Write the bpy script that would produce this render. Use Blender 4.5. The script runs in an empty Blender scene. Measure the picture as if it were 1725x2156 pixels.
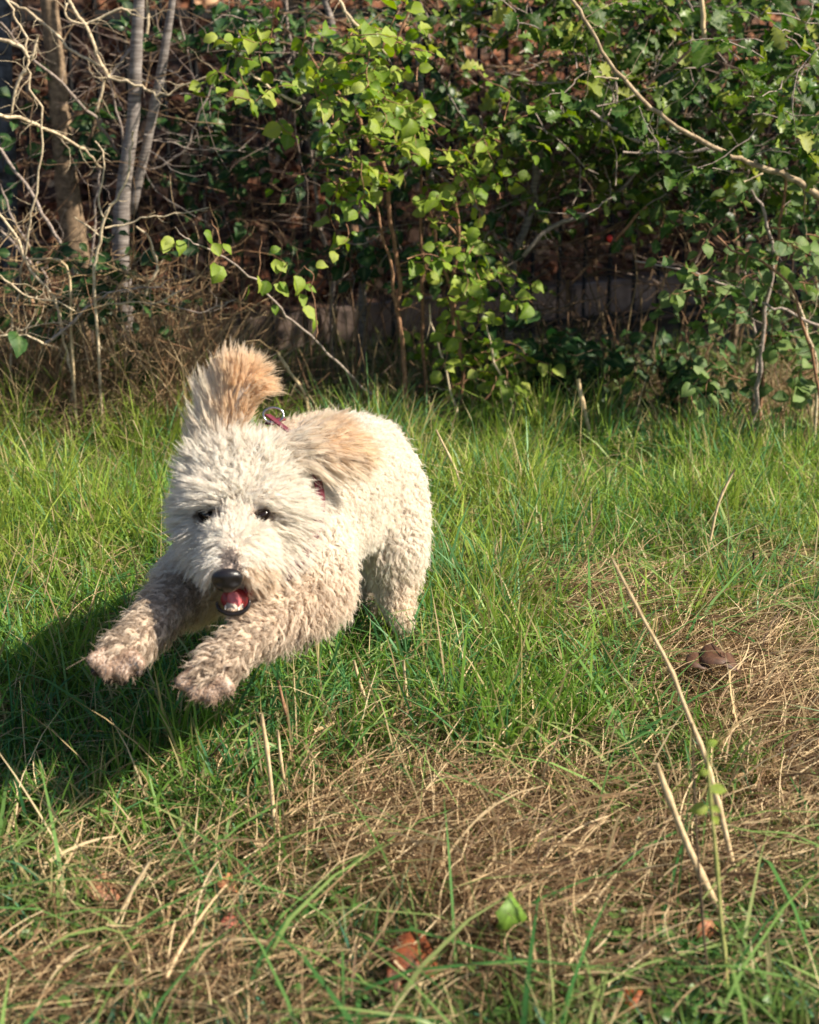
import bpy, bmesh, math, random
import numpy as np
from mathutils import Vector, Matrix, Euler
from mathutils.bvhtree import BVHTree
from mathutils.kdtree import KDTree

rng = np.random.default_rng(11)
random.seed(11)
SC = bpy.context.scene
COL = SC.collection

# ------------------------------------------------------------------ camera, sky, sun, exposure
CAM_H, PITCH, FPX = 1.4, math.radians(18.0), 3419.0
cam_d = bpy.data.cameras.new('camera'); cam = bpy.data.objects.new('camera', cam_d); COL.objects.link(cam)
cam.location = (0, 0, CAM_H); cam.rotation_euler = (math.radians(90) - PITCH, 0, 0)
cam_d.sensor_fit = 'VERTICAL'; cam_d.sensor_height = 24.0
cam_d.lens = 12.0 / (1078.0 / FPX)
cam_d.clip_start = 0.05; cam_d.clip_end = 300
cam_d.dof.use_dof = True; cam_d.dof.focus_distance = 3.4; cam_d.dof.aperture_fstop = 2.7
SC.camera = cam
SUN_EL, SUN_AZ = math.radians(43), math.radians(103)   # azimuth clockwise from +Y: right of the camera, a little behind it
sun_dir = Vector((math.sin(SUN_AZ) * math.cos(SUN_EL), math.cos(SUN_AZ) * math.cos(SUN_EL), math.sin(SUN_EL)))
W = bpy.data.worlds.new('World'); SC.world = W; W.use_nodes = True
nt = W.node_tree; nt.nodes.clear()
sky = nt.nodes.new('ShaderNodeTexSky'); sky.sky_type = 'NISHITA'; sky.sun_disc = False
sky.sun_elevation = SUN_EL; sky.sun_rotation = SUN_AZ
bg = nt.nodes.new('ShaderNodeBackground'); bg.inputs[1].default_value = 0.066
wo = nt.nodes.new('ShaderNodeOutputWorld')
nt.links.new(sky.outputs[0], bg.inputs[0]); nt.links.new(bg.outputs[0], wo.inputs[0])
sd = bpy.data.lights.new('sun', 'SUN'); sd.energy = 5.0; sd.angle = math.radians(0.8); sd.color = (1.0, 0.90, 0.74)
sun = bpy.data.objects.new('sun', sd); COL.objects.link(sun)
sun.rotation_euler = sun_dir.to_track_quat('Z', 'Y').to_euler(); sun.location = (6, -3, 6)
SC.view_settings.view_transform = 'Standard'; SC.view_settings.look = 'None'
SC.view_settings.exposure = 0.95; SC.view_settings.gamma = 1.0; SC.view_settings.use_curve_mapping = False
SC.cycles.max_bounces = 8; SC.cycles.diffuse_bounces = 6; SC.cycles.transmission_bounces = 4; SC.cycles.glossy_bounces = 2
SC.cycles.use_denoising = True
SC.cycles_curves.shape = 'RIBBONS'

# ------------------------------------------------------------------ projection helpers (sketch units: 1725 x 2156)
cR = np.array([1.0, 0, 0]); cF = np.array([0, math.cos(PITCH), -math.sin(PITCH)]); cU = np.array([0, math.sin(PITCH), math.cos(PITCH)])
C0 = np.array([0, 0, CAM_H])
def at(px, py, Y):            # point at world distance Y
    r = cR * (px - 862.5) - cU * (py - 1078.0) + cF * FPX
    return C0 + r * (Y / r[1])
def ad(px, py, d):            # point at depth d along the view axis
    return C0 + (cR * (px - 862.5) - cU * (py - 1078.0) + cF * FPX) * (d / FPX)
def gy(py):                   # world distance where the ground shows at row py
    return CAM_H / math.tan(PITCH + math.atan((py - 1078.0) / FPX))
def proj(P):
    q = P - C0; d = q @ cF
    return 862.5 + FPX * (q @ cR) / d, 1078.0 - FPX * (q @ cU) / d, d
def pxr(px, Y): return px / FPX * Y * 1.05

# ------------------------------------------------------------------ object helpers
def tag(o, label=None, cat=None, group=None, kind=None):
    if label: o['label'] = label
    if cat: o['category'] = cat
    if group: o['group'] = group
    if kind: o['kind'] = kind
    return o
def link(name, data, parent=None, mat=None):
    o = bpy.data.objects.new(name, data); COL.objects.link(o)
    if parent is not None: o.parent = parent; o.matrix_parent_inverse = parent_inv(parent)
    if mat is not None:
        data.materials.clear(); data.materials.append(mat)
    return o
def parent_inv(p):
    m = p.matrix_basis.copy(); q = p.parent
    while q is not None: m = q.matrix_basis @ m if False else m; q = q.parent
    return m.inverted()
def empty(name, loc, label, cat, group=None):
    o = bpy.data.objects.new(name, None); o.location = loc; o.empty_display_size = 0.1
    COL.objects.link(o); tag(o, label, cat, group); return o
def mesh_np(name, V, F, cols=None, attrs=None, smooth=False, uni=None):
    """V (n,3); F (m,k) uniform faces"""
    V = np.ascontiguousarray(V, dtype=np.float32); F = np.ascontiguousarray(F, dtype=np.int32)
    me = bpy.data.meshes.new(name); n, (m, k) = len(V), F.shape
    me.vertices.add(n); me.vertices.foreach_set('co', V.ravel())
    me.loops.add(m * k); me.loops.foreach_set('vertex_index', F.ravel())
    me.polygons.add(m); me.polygons.foreach_set('loop_start', np.arange(0, m * k, k, dtype=np.int32))
    if smooth: me.polygons.foreach_set('use_smooth', np.ones(m, dtype=bool))
    if cols is not None:
        a = me.attributes.new('Col', 'FLOAT_COLOR', 'POINT')
        c = np.ones((n, 4), dtype=np.float32); c[:, :3] = cols; a.data.foreach_set('color', c.ravel())
    for nm, arr in (attrs or {}).items():
        a = me.attributes.new(nm, 'FLOAT', 'POINT'); a.data.foreach_set('value', np.asarray(arr, dtype=np.float32))
    me.update(calc_edges=True)
    return me

# ------------------------------------------------------------------ materials
def newmat(name):
    m = bpy.data.materials.new(name); m.use_nodes = True; t = m.node_tree; t.nodes.clear()
    return m, t, t.nodes.new('ShaderNodeOutputMaterial')
def N(t, kind, **kw):
    n = t.nodes.new(kind)
    for k, v in kw.items():
        if k.startswith('i_'):
            n.inputs[k[2:].replace('_', ' ')].default_value = v
        else: setattr(n, k, v)
    return n
def ramp(t, stops):
    r = t.nodes.new('ShaderNodeValToRGB'); e = r.color_ramp.elements
    while len(e) < len(stops): e.new(0.5)
    for i, (p, c) in enumerate(stops): e[i].position = p; e[i].color = (*c, 1)
    return r
def leafmat(name, stops, attr=False, trans=0.30, rough=0.38, spec=0.26):
    m, t, out = newmat(name); L = t.links
    if attr:
        a = N(t, 'ShaderNodeAttribute', attribute_name='Col'); src = a.outputs['Color']
    else:
        a = N(t, 'ShaderNodeObjectInfo'); r = ramp(t, stops); L.new(a.outputs['Random'], r.inputs[0]); src = r.outputs[0]
    tc = N(t, 'ShaderNodeTexCoord'); nz = N(t, 'ShaderNodeTexNoise'); nz.inputs['Scale'].default_value = 45; nz.inputs['Detail'].default_value = 4
    L.new(tc.outputs['Object'], nz.inputs['Vector'])
    mr = N(t, 'ShaderNodeMapRange'); mr.inputs[3].default_value = 0.72; mr.inputs[4].default_value = 1.28
    L.new(nz.outputs[0], mr.inputs[0])
    mx = N(t, 'ShaderNodeMix', data_type='RGBA', blend_type='MULTIPLY'); mx.inputs[0].default_value = 1
    L.new(src, mx.inputs[6]); L.new(mr.outputs[0], mx.inputs[7])
    rib = N(t, 'ShaderNodeAttribute', attribute_name='rib')
    pw = N(t, 'ShaderNodeMath', operation='POWER'); pw.inputs[1].default_value = 5; L.new(rib.outputs['Fac'], pw.inputs[0])
    ml = N(t, 'ShaderNodeMath', operation='MULTIPLY'); ml.inputs[1].default_value = 0.45; L.new(pw.outputs[0], ml.inputs[0])
    m2 = N(t, 'ShaderNodeMix', data_type='RGBA'); L.new(ml.outputs[0], m2.inputs[0]); L.new(mx.outputs[2], m2.inputs[6]); m2.inputs[7].default_value = (0.22, 0.27, 0.10, 1)
    p = N(t, 'ShaderNodeBsdfPrincipled'); p.inputs['Roughness'].default_value = rough
    p.inputs['Specular IOR Level'].default_value = spec
    L.new(m2.outputs[2], p.inputs['Base Color'])
    tr = N(t, 'ShaderNodeBsdfTranslucent')
    hs = N(t, 'ShaderNodeHueSaturation'); hs.inputs['Saturation'].default_value = 1.15; hs.inputs['Value'].default_value = 1.5
    L.new(m2.outputs[2], hs.inputs['Color']); L.new(hs.outputs[0], tr.inputs[0])
    ms = N(t, 'ShaderNodeMixShader'); ms.inputs[0].default_value = trans
    L.new(p.outputs[0], ms.inputs[1]); L.new(tr.outputs[0], ms.inputs[2])
    bp = N(t, 'ShaderNodeBump'); bp.inputs['Strength'].default_value = 0.5; bp.inputs['Distance'].default_value = 0.002
    L.new(nz.outputs[0], bp.inputs['Height']); L.new(bp.outputs[0], p.inputs['Normal'])
    L.new(ms.outputs[0], out.inputs[0]); return m
def barkmat(name, c1, c2, sz=(30, 30, 120), rough=0.85, bump=0.6):
    m, t, out = newmat(name); L = t.links
    tc = N(t, 'ShaderNodeTexCoord'); mp = N(t, 'ShaderNodeMapping'); mp.inputs['Scale'].default_value = sz
    L.new(tc.outputs['Object'], mp.inputs[0])
    nz = N(t, 'ShaderNodeTexNoise'); nz.inputs['Scale'].default_value = 1; nz.inputs['Detail'].default_value = 6; nz.inputs['Roughness'].default_value = 0.65
    L.new(mp.outputs[0], nz.inputs['Vector'])
    r = ramp(t, [(0.33, c1), (0.5, tuple((a + b) / 2 for a, b in zip(c1, c2))), (0.66, c2)]); L.new(nz.outputs[0], r.inputs[0])
    p = N(t, 'ShaderNodeBsdfPrincipled'); p.inputs['Roughness'].default_value = rough; p.inputs['Specular IOR Level'].default_value = 0.2
    L.new(r.outputs[0], p.inputs['Base Color'])
    bp = N(t, 'ShaderNodeBump'); bp.inputs['Strength'].default_value = bump; bp.inputs['Distance'].default_value = 0.004
    L.new(nz.outputs[0], bp.inputs['Height']); L.new(bp.outputs[0], p.inputs['Normal'])
    L.new(p.outputs[0], out.inputs[0]); return m
def plain(name, col, rough=0.6, spec=0.5, metal=0.0, noise=0.25, scale=60, sss=0):
    m, t, out = newmat(name); L = t.links
    tc = N(t, 'ShaderNodeTexCoord'); nz = N(t, 'ShaderNodeTexNoise'); nz.inputs['Scale'].default_value = scale; nz.inputs['Detail'].default_value = 5
    L.new(tc.outputs['Object'], nz.inputs['Vector'])
    r = ramp(t, [(0.3, tuple(c * (1 - noise) for c in col)), (0.7, tuple(min(1, c * (1 + noise)) for c in col))]); L.new(nz.outputs[0], r.inputs[0])
    p = N(t, 'ShaderNodeBsdfPrincipled'); p.inputs['Roughness'].default_value = rough; p.inputs['Specular IOR Level'].default_value = spec; p.inputs['Metallic'].default_value = metal
    L.new(r.outputs[0], p.inputs['Base Color'])
    bp = N(t, 'ShaderNodeBump'); bp.inputs['Strength'].default_value = 0.3; bp.inputs['Distance'].default_value = 0.002
    L.new(nz.outputs[0], bp.inputs['Height']); L.new(bp.outputs[0], p.inputs['Normal'])
    L.new(p.outputs[0], out.inputs[0]); return m
def colattr(name, rough=0.6, spec=0.25, trans=0.3, val=1.3):
    m, t, out = newmat(name); L = t.links
    a = N(t, 'ShaderNodeAttribute', attribute_name='Col')
    p = N(t, 'ShaderNodeBsdfPrincipled'); p.inputs['Roughness'].default_value = rough; p.inputs['Specular IOR Level'].default_value = spec
    L.new(a.outputs['Color'], p.inputs['Base Color'])
    tr = N(t, 'ShaderNodeBsdfTranslucent'); hs = N(t, 'ShaderNodeHueSaturation'); hs.inputs['Value'].default_value = val
    L.new(a.outputs['Color'], hs.inputs['Color']); L.new(hs.outputs[0], tr.inputs[0])
    ms = N(t, 'ShaderNodeMixShader'); ms.inputs[0].default_value = trans
    L.new(p.outputs[0], ms.inputs[1]); L.new(tr.outputs[0], ms.inputs[2]); L.new(ms.outputs[0], out.inputs[0]); return m

M = {}
M['green_bright'] = leafmat('leaf_bright', [(0, (0.12, 0.21, 0.02)), (0.5, (0.22, 0.31, 0.035)), (1, (0.33, 0.38, 0.07))])
M['green_mid'] = leafmat('leaf_mid', [(0, (0.020, 0.058, 0.008)), (0.5, (0.048, 0.105, 0.012)), (0.8, (0.13, 0.19, 0.025)), (1, (0.32, 0.34, 0.07))])
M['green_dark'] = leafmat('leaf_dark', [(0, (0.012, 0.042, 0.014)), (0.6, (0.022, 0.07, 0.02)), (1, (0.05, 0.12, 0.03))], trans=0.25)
M['green_grey'] = leafmat('leaf_grey', [(0, (0.06, 0.12, 0.035)), (0.6, (0.11, 0.19, 0.05)), (1, (0.20, 0.28, 0.09))])
M['leaf_attr'] = leafmat('leaf_mass', [], attr=True)
M['straw'] = colattr('straw')
M['grass'] = colattr('grass_blades', rough=0.45, spec=0.3, trans=0.35, val=1.4)
M['litter'] = colattr('leaf_litter', rough=0.75, spec=0.15, trans=0.15)
M['bark_birch'] = barkmat('bark_silver', (0.11, 0.09, 0.08), (0.34, 0.30, 0.28), sz=(14, 14, 130))
M['bark_brown'] = barkmat('bark_brown', (0.09, 0.06, 0.04), (0.32, 0.23, 0.15), sz=(40, 40, 60))
M['bark_dark'] = barkmat('bark_dark', (0.03, 0.03, 0.035), (0.12, 0.13, 0.15), sz=(30, 30, 40))
M['twig_pale'] = barkmat('twig_pale', (0.36, 0.27, 0.17), (0.74, 0.62, 0.44), sz=(90, 90, 90))
M['twig_grey'] = barkmat('twig_grey', (0.18, 0.14, 0.12), (0.46, 0.38, 0.33), sz=(90, 90, 90))
M['twig_red'] = barkmat('twig_red', (0.17, 0.08, 0.045), (0.38, 0.22, 0.13), sz=(90, 90, 90))
M['twig_dark'] = barkmat('twig_dark', (0.04, 0.03, 0.02), (0.13, 0.09, 0.06), sz=(90, 90, 90))
M['branch_tan'] = barkmat('branch_tan', (0.20, 0.14, 0.085), (0.52, 0.41, 0.27), sz=(60, 60, 60))
M['stalk'] = barkmat('stalk_straw', (0.38, 0.27, 0.14), (0.68, 0.54, 0.34), sz=(120, 120, 60), bump=0.3)
M['stalk_green'] = barkmat('stalk_green', (0.16, 0.20, 0.05), (0.38, 0.36, 0.14), sz=(120, 120, 60), bump=0.3)
M['iron'] = plain('black_iron', (0.010, 0.010, 0.011), rough=0.7, spec=0.2, noise=0.4)

# ------------------------------------------------------------------ tubes and leaves
def smooth_path(pts, sub=3):
    P = np.array(pts, float)
    if len(P) < 3: return np.array([P[0] + (P[-1] - P[0]) * k / (sub * 2) for k in range(sub * 2 + 1)])
    Q = np.vstack([2 * P[0] - P[1], P, 2 * P[-1] - P[-2]]); out = []
    for i in range(1, len(Q) - 2):
        for k in range(sub):
            s = k / sub; a, b, c, d = Q[i - 1], Q[i], Q[i + 1], Q[i + 2]
            out.append(0.5 * ((2 * b) + (-a + c) * s + (2 * a - 5 * b + 4 * c - d) * s * s + (-a + 3 * b - 3 * c + d) * s ** 3))
    out.append(P[-1]); return np.array(out)
class Tubes:
    def __init__(s): s.V = []; s.F = []; s.C = []; s.n = 0
    def add(s, pts, r, sides=6, col=None, jit=0.0):
        P = np.asarray(pts, float); n = len(P)
        r = np.broadcast_to(np.asarray(r, float), (n,)) if np.ndim(r) == 0 or len(np.atleast_1d(r)) == n else np.interp(np.linspace(0, 1, n), np.linspace(0, 1, len(r)), r)
        T = np.gradient(P, axis=0); T /= np.linalg.norm(T, axis=1)[:, None] + 1e-9
        up = np.array([0.3, 0.9, 0.1]); A = np.cross(T, up); A /= np.linalg.norm(A, axis=1)[:, None] + 1e-9; B = np.cross(T, A)
        a = np.linspace(0, 2 * np.pi, sides, endpoint=False)
        rr = r[:, None] * (1 + (rng.normal(0, jit, (n, sides)) if jit else 0))
        V = P[:, None, :] + rr[..., None] * (np.cos(a)[None, :, None] * A[:, None, :] + np.sin(a)[None, :, None] * B[:, None, :])
        i = np.arange(n - 1)[:, None] * sides; j = np.arange(sides)[None, :]; k = (j + 1) % sides
        F = np.stack([i + j, i + k, i + sides + k, i + sides + j], -1).reshape(-1, 4) + s.n
        caps = []
        s.V.append(V.reshape(-1, 3)); s.F.append(F); s.n += n * sides
        # end caps as quads over the ring (sides even)
        for base in (0, (n - 1) * sides):
            for q in range(1, sides - 2, 2): caps.append([base, base + q, base + q + 1, base + q + 2])
        s.F.append(np.array(caps) + s.n - n * sides)
        if col is not None: s.C.append(np.tile(np.asarray(col, float), (n * sides, 1)))
    def build(s, name, mat, parent=None, kind=None):
        me = mesh_np(name, np.vstack(s.V), np.vstack(s.F), cols=np.vstack(s.C) if s.C else None, smooth=True)
        o = link(name, me, parent, mat)
        if kind: o['kind'] = kind
        return o

def leaf_base(kind, fold=0.25, curl=0.3, seed=0):
    """unit leaf along +Y, normal +Z; returns V, F(quads), rib"""
    rr = np.random.default_rng(seed)
    if kind == 'round':
        y = np.array([0, .12, .3, .5, .68, .84, 1.0]); w = np.array([.03, .28, .42, .43, .34, .18, .01])
        w = w * (1 + rr.normal(0, .05, 7))
    elif kind == 'ovate':
        y = np.array([0, .12, .3, .5, .68, .86, 1.0]); w = np.array([.02, .20, .33, .33, .25, .12, .01])
    elif kind == 'oak':
        y = np.array([0, .08, .18, .27, .38, .47, .58, .67, .78, .86, .95, 1.0]); w = np.array([.02, .06, .17, .09, .27, .14, .35, .19, .31, .16, .15, .02])
    elif kind == 'crisp':
        y = np.array([0, .3, .65, 1.0]); w = np.array([.04, .34, .36, .03])
    else:
        y = np.array([0, .35, .7, 1.0]); w = np.array([.04, .36, .30, .02])
    n = len(y); V = []; rib = []
    for i in range(n):
        ph = curl * (y[i] - .3) ** 2 * (-1)
        wob = 0.05 * math.sin(i * 2.1 + seed)
        V += [(-w[i], y[i], fold * w[i] + ph + wob), (0, y[i], ph), (w[i], y[i], fold * w[i] + ph - wob)]
        rib += [0, 1, 0]
    F = []
    for i in range(n - 1):
        a = i * 3; F += [(a, a + 1, a + 4, a + 3), (a + 1, a + 2, a + 5, a + 4)]
    return np.array(V), np.array(F), np.array(rib)
LEAF = {}
for kd in ('round', 'ovate', 'oak'):
    for v in range(4):
        V, F, rib = leaf_base(kd, [0.15, 0.5, -0.2, 0.7][v], [0.25, 0.6, 0.9, -0.3][v], v)
        LEAF[kd, v] = (V, F, rib, {})
def frames(D, Nn):
    D = D / (np.linalg.norm(D, axis=1)[:, None] + 1e-9)
    X = np.cross(D, Nn); X /= np.linalg.norm(X, axis=1)[:, None] + 1e-9
    Z = np.cross(X, D); return X, D, Z
def leaves_stuff(name, P, D, Nn, S, cols, kd='quad', parent=None, mat=None, seed=0, fold=0.3, curl=0.4, kind='stuff'):
    V, F, rib = leaf_base(kd, fold, curl, seed); X, Y, Z = frames(D, Nn); n = len(P)
    W_ = P[:, None, :] + S[:, None, None] * (V[None, :, 0:1] * X[:, None, :] + V[None, :, 1:2] * Y[:, None, :] + V[None, :, 2:3] * Z[:, None, :])
    FF = (F[None] + (np.arange(n) * len(V))[:, None, None]).reshape(-1, 4)
    me = mesh_np(name, W_.reshape(-1, 3), FF, cols=np.repeat(cols, len(V), 0), attrs={'rib': np.tile(rib, n)}, smooth=True)
    o = link(name, me, parent, mat or M['leaf_attr'])
    if kind: o['kind'] = kind
    return o
def leaf_objects(P, D, Nn, S, kd, matk, parent, name='leaf'):
    X, Y, Z = frames(D, Nn); pinv = parent.matrix_basis.inverted()
    for i in range(len(P)):
        v = int(rng.integers(0, 4)); V, F, rib, cache = LEAF[kd, v]
        if matk not in cache:
            me = mesh_np('leaf_' + kd, V, F, attrs={'rib': rib}, smooth=True); me.materials.append(M[matk]); cache[matk] = me
        o = bpy.data.objects.new(name, cache[matk]); COL.objects.link(o); o.parent = parent
        s = S[i]; m = Matrix(((X[i, 0] * s, Y[i, 0] * s, Z[i, 0] * s, P[i, 0]), (X[i, 1] * s, Y[i, 1] * s, Z[i, 1] * s, P[i, 1]), (X[i, 2] * s, Y[i, 2] * s, Z[i, 2] * s, P[i, 2]), (0, 0, 0, 1)))
        o.matrix_local = pinv @ m

def wiggle(p0, d, L, n=7, amp=0.08, sag=0.0):
    d = np.array(d, float); d /= np.linalg.norm(d); P = [np.array(p0, float)]
    for k in range(n):
        d = d + rng.normal(0, amp * 3, 3) * np.array([1, 1, 1]); d[2] -= sag; d /= np.linalg.norm(d); P.append(P[-1] + d * L / n)
    return np.array(P)
def twiglets(T, path, n, L, r, sides=4, updir=(0, -0.1, 0.3), amp=0.1, depth=1, col=None):
    ends = []
    for _ in range(n):
        i = int(rng.integers(1, len(path))); tan = path[i] - path[i - 1]; tan /= np.linalg.norm(tan) + 1e-9
        d = tan * 0.5 + rng.normal(0, 0.7, 3) * np.array([1, .6, .7]) + np.array(updir)
        l = L * rng.uniform(.4, 1.2); q = wiggle(path[i], d, l, 6, amp)
        T.add(q, [r, r * .3], sides, col=col); ends.append(q)
        if depth > 1: ends += twiglets(T, q, 2, L * .5, r * .6, sides, updir, amp, depth - 1, col)
    return ends
def spray_leaves(paths, per, size, sizevar=0.25):
    P, D, Nn, S = [], [], [], []
    for q in paths:
        L = len(q)
        for k in range(per):
            t = (k + 1) / per * (L - 1); i = min(int(t), L - 2); f = t - i; p = q[i] * (1 - f) + q[i + 1] * f
            tan = q[i + 1] - q[i]; tan /= np.linalg.norm(tan) + 1e-9
            side = np.cross(tan, [0, 0, 1.0]); side /= np.linalg.norm(side) + 1e-9
            d = tan * rng.uniform(.2, .8) + side * (1 if k % 2 else -1) * rng.uniform(.5, 1.1) + rng.normal(0, .25, 3); d[2] -= rng.uniform(0, .6)
            nn = np.array([0.35, -0.45, 0.75]) + rng.normal(0, .45, 3)
            P.append(p + d * 0.006); D.append(d); Nn.append(nn); S.append(size * (1 + rng.normal(0, sizevar)))
    return np.array(P), np.array(D), np.array(Nn), np.clip(np.array(S), size * .4, size * 1.7)
def pal(n, stops, var=0.12):
    t = rng.random(n); st = np.array([s for s in stops], float)
    x = t * (len(st) - 1); i = np.minimum(x.astype(int), len(st) - 2); f = (x - i)[:, None]
    return np.clip((st[i] * (1 - f) + st[i + 1] * f) * (1 + rng.normal(0, var, (n, 1))), 0.002, 1)
def inview(P, m=40):
    x, y, d = proj(P); return (x > -m) & (x < 1725 + m) & (y > -m) & (y < 2156 + m)

# ------------------------------------------------------------------ fence line frame (runs obliquely, farther on the right)
fA = at(400, 740, 5.95)[:2]; fB = at(1300, 740, 6.85)[:2]
fu = (fB - fA) / np.linalg.norm(fB - fA); fv = np.array([-fu[1], fu[0]])
def FL(s, t, z=0.0):          # s along the fence, t beyond it
    p = fA + fu * s + fv * t; return np.array([p[0], p[1], z])
def fcoord(X, Y):
    q = np.stack([X - fA[0], Y - fA[1]], -1); return q @ fu, q @ fv
def bank_z(s, t):
    z = 0.17 + 0.36 * np.maximum(t - 0.3, 0); z = np.minimum(z, 2.6 + 0.04 * t)
    return z + 0.05 * np.sin(s * 1.7) * np.clip(t - .3, 0, 1) + 0.035 * np.sin(s * 4.1 + t * 3)* np.clip(t - .3, 0, 1)
def gz(x, y): return 0.012 * np.sin(x * 3.1 + 1) + 0.015 * np.sin(y * 2.3 + x)

# ------------------------------------------------------------------ ground and bank
def sheet(name, xs, ys, zf, mat):
    X, Y = np.meshgrid(xs, ys); Z = zf(X, Y); V = np.stack([X, Y, Z], -1).reshape(-1, 3); nx = len(xs)
    i = (np.arange(len(ys) - 1)[:, None] * nx + np.arange(nx - 1)[None]); F = np.stack([i, i + 1, i + nx + 1, i + nx], -1).reshape(-1, 4)
    return link(name, mesh_np(name, V, F, smooth=True), None, mat)
def soil(name, c1, c2, c3):
    m, t, out = newmat(name); L = t.links
    tc = N(t, 'ShaderNodeTexCoord'); nz = N(t, 'ShaderNodeTexNoise'); nz.inputs['Scale'].default_value = 9; nz.inputs['Detail'].default_value = 9; nz.inputs['Roughness'].default_value = 0.7
    L.new(tc.outputs['Object'], nz.inputs['Vector']); r = ramp(t, [(0.35, c1), (0.5, c2), (0.65, c3)]); L.new(nz.outputs[0], r.inputs[0])
    p = N(t, 'ShaderNodeBsdfPrincipled'); p.inputs['Roughness'].default_value = 0.95; L.new(r.outputs[0], p.inputs['Base Color'])
    bp = N(t, 'ShaderNodeBump'); bp.inputs['Strength'].default_value = 1; bp.inputs['Distance'].default_value = 0.02
    L.new(nz.outputs[0], bp.inputs['Height']); L.new(bp.outputs[0], p.inputs['Normal']); L.new(p.outputs[0], out.inputs[0]); return m
xs = np.concatenate([np.linspace(-60, -5, 8), np.linspace(-4.8, 6, 110), np.linspace(7, 60, 8)])
ys = np.concatenate([np.linspace(-60, 0, 8), np.linspace(0.3, 9, 90), np.linspace(10, 90, 10)])
g = sheet('ground', xs, ys, gz, soil('soil', (0.035, 0.022, 0.012), (0.06, 0.042, 0.02), (0.09, 0.07, 0.035))); tag(g, kind='structure')
ss = np.concatenate([np.linspace(-40, -5, 6), np.linspace(-4.5, 8, 90), np.linspace(9, 50, 6)]); tt = np.concatenate([np.linspace(0.2, 8, 60), np.linspace(9, 60, 8)])
S_, T_ = np.meshgrid(ss, tt); Z_ = bank_z(S_, T_); XY = fA + S_[..., None] * fu + T_[..., None] * fv
V = np.concatenate([XY, Z_[..., None]], -1).reshape(-1, 3); nx = len(ss)
i = (np.arange(len(tt) - 1)[:, None] * nx + np.arange(nx - 1)[None]); F = np.stack([i, i + 1, i + nx + 1, i + nx], -1).reshape(-1, 4)
bank = link('bank', mesh_np('bank', V, F, smooth=True), None, soil('bank_soil', (0.025, 0.012, 0.007), (0.06, 0.028, 0.014), (0.12, 0.055, 0.03))); tag(bank, kind='structure')

# fallen leaves over the bank
n = 26000; s = rng.uniform(-3.2, 5.5, n); t = rng.uniform(0.32, 1, n) ** 1.0 * 0; t = 0.3 + 5.2 * rng.random(n) ** 1.25
z = bank_z(s, t) + rng.uniform(0.0, 0.035, n); xy = fA + s[:, None] * fu + t[:, None] * fv
P = np.column_stack([xy, z]); D = rng.normal(0, 1, (n, 3)); D[:, 2] *= .5; Nn = np.column_stack([rng.normal(0, .55, n), rng.normal(-.35, .55, n), np.ones(n)])
cols = pal(n, [(0.04, 0.018, 0.012), (0.13, 0.052, 0.03), (0.25, 0.095, 0.05), (0.36, 0.17, 0.095), (0.50, 0.32, 0.19)], .2)
o = leaves_stuff('leaf_litter', P, D, Nn, rng.uniform(.035, .085, n), cols, 'crisp', mat=M['litter'], fold=.5, curl=.7)
tag(o, 'red brown fallen leaves covering the bank behind the fence', 'leaf litter')

# ------------------------------------------------------------------ low concrete wall behind the fence
conc = plain('old_concrete', (0.21, 0.155, 0.13), rough=0.9, spec=0.2, noise=0.4, scale=14)
w0 = FL(0, .16); wall = empty('low_wall', (w0[0], w0[1], 0), 'low grey concrete edging wall under the leaf bank behind the iron fence', 'wall')
ang = math.atan2(fu[1], fu[0])
def box_mesh(name, sx, sy, sz, bev=0.0, jit=0.0):
    bm = bmesh.new(); bmesh.ops.create_cube(bm, size=1.0)
    for v in bm.verts: v.co = Vector((v.co.x * sx + random.gauss(0, jit), v.co.y * sy + random.gauss(0, jit), v.co.z * sz + random.gauss(0, jit)))
    if bev: bmesh.ops.bevel(bm, geom=bm.edges[:], offset=bev, segments=2, affect='EDGES')
    me = bpy.data.meshes.new(name); bm.to_mesh(me); bm.free(); return me
bmv = [box_mesh('block', .592, .12, .19, .012, .004) for _ in range(4)]
for m_ in bmv: m_.materials.append(conc)
k = 0; sx = -2.7
while sx < 6.5:
    p = FL(sx, .22, .07 + random.uniform(-.008, .008)); o = bpy.data.objects.new('block', bmv[k % 4]); COL.objects.link(o); o.parent = wall
    o.location = Vector(p) - wall.location; o.rotation_euler = (0, 0, ang + random.uniform(-.01, .01)); sx += .6; k += 1

# ------------------------------------------------------------------ iron fence
fe = empty('iron_fence', tuple(FL(0, 0)), 'dark iron railing fence with thin upright bars behind the hedge', 'fence')
bar = None; sx = -2.6; k = 0
while sx < 5.6:
    p = FL(sx, 0)
    if bar is None:
        T = Tubes(); T.add(np.array([[0, 0, -.05], [0, 0, .5], [0, 0, 1.62], [0, 0, 1.72]]), [.0085, .0085, .0085, .001], 8); bm_ = mesh_np('bar', np.vstack(T.V), np.vstack(T.F), smooth=True); bm_.materials.append(M['iron']); bar = True
    o = bpy.data.objects.new('bar', bm_); COL.objects.link(o); o.parent = fe; o.location = Vector(p) - fe.location; o.rotation_euler = (random.gauss(0, .006), random.gauss(0, .008), 0); sx += .128
for zz in (1.30, .05):
    me = box_mesh('rail', 8.4, .012, .034, .002); me.materials.append(M['iron']); o = bpy.data.objects.new('rail', me); COL.objects.link(o); o.parent = fe
    o.location = Vector(FL(1.5, 0.012, zz)) - fe.location; o.rotation_euler = (0, 0, ang)

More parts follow.
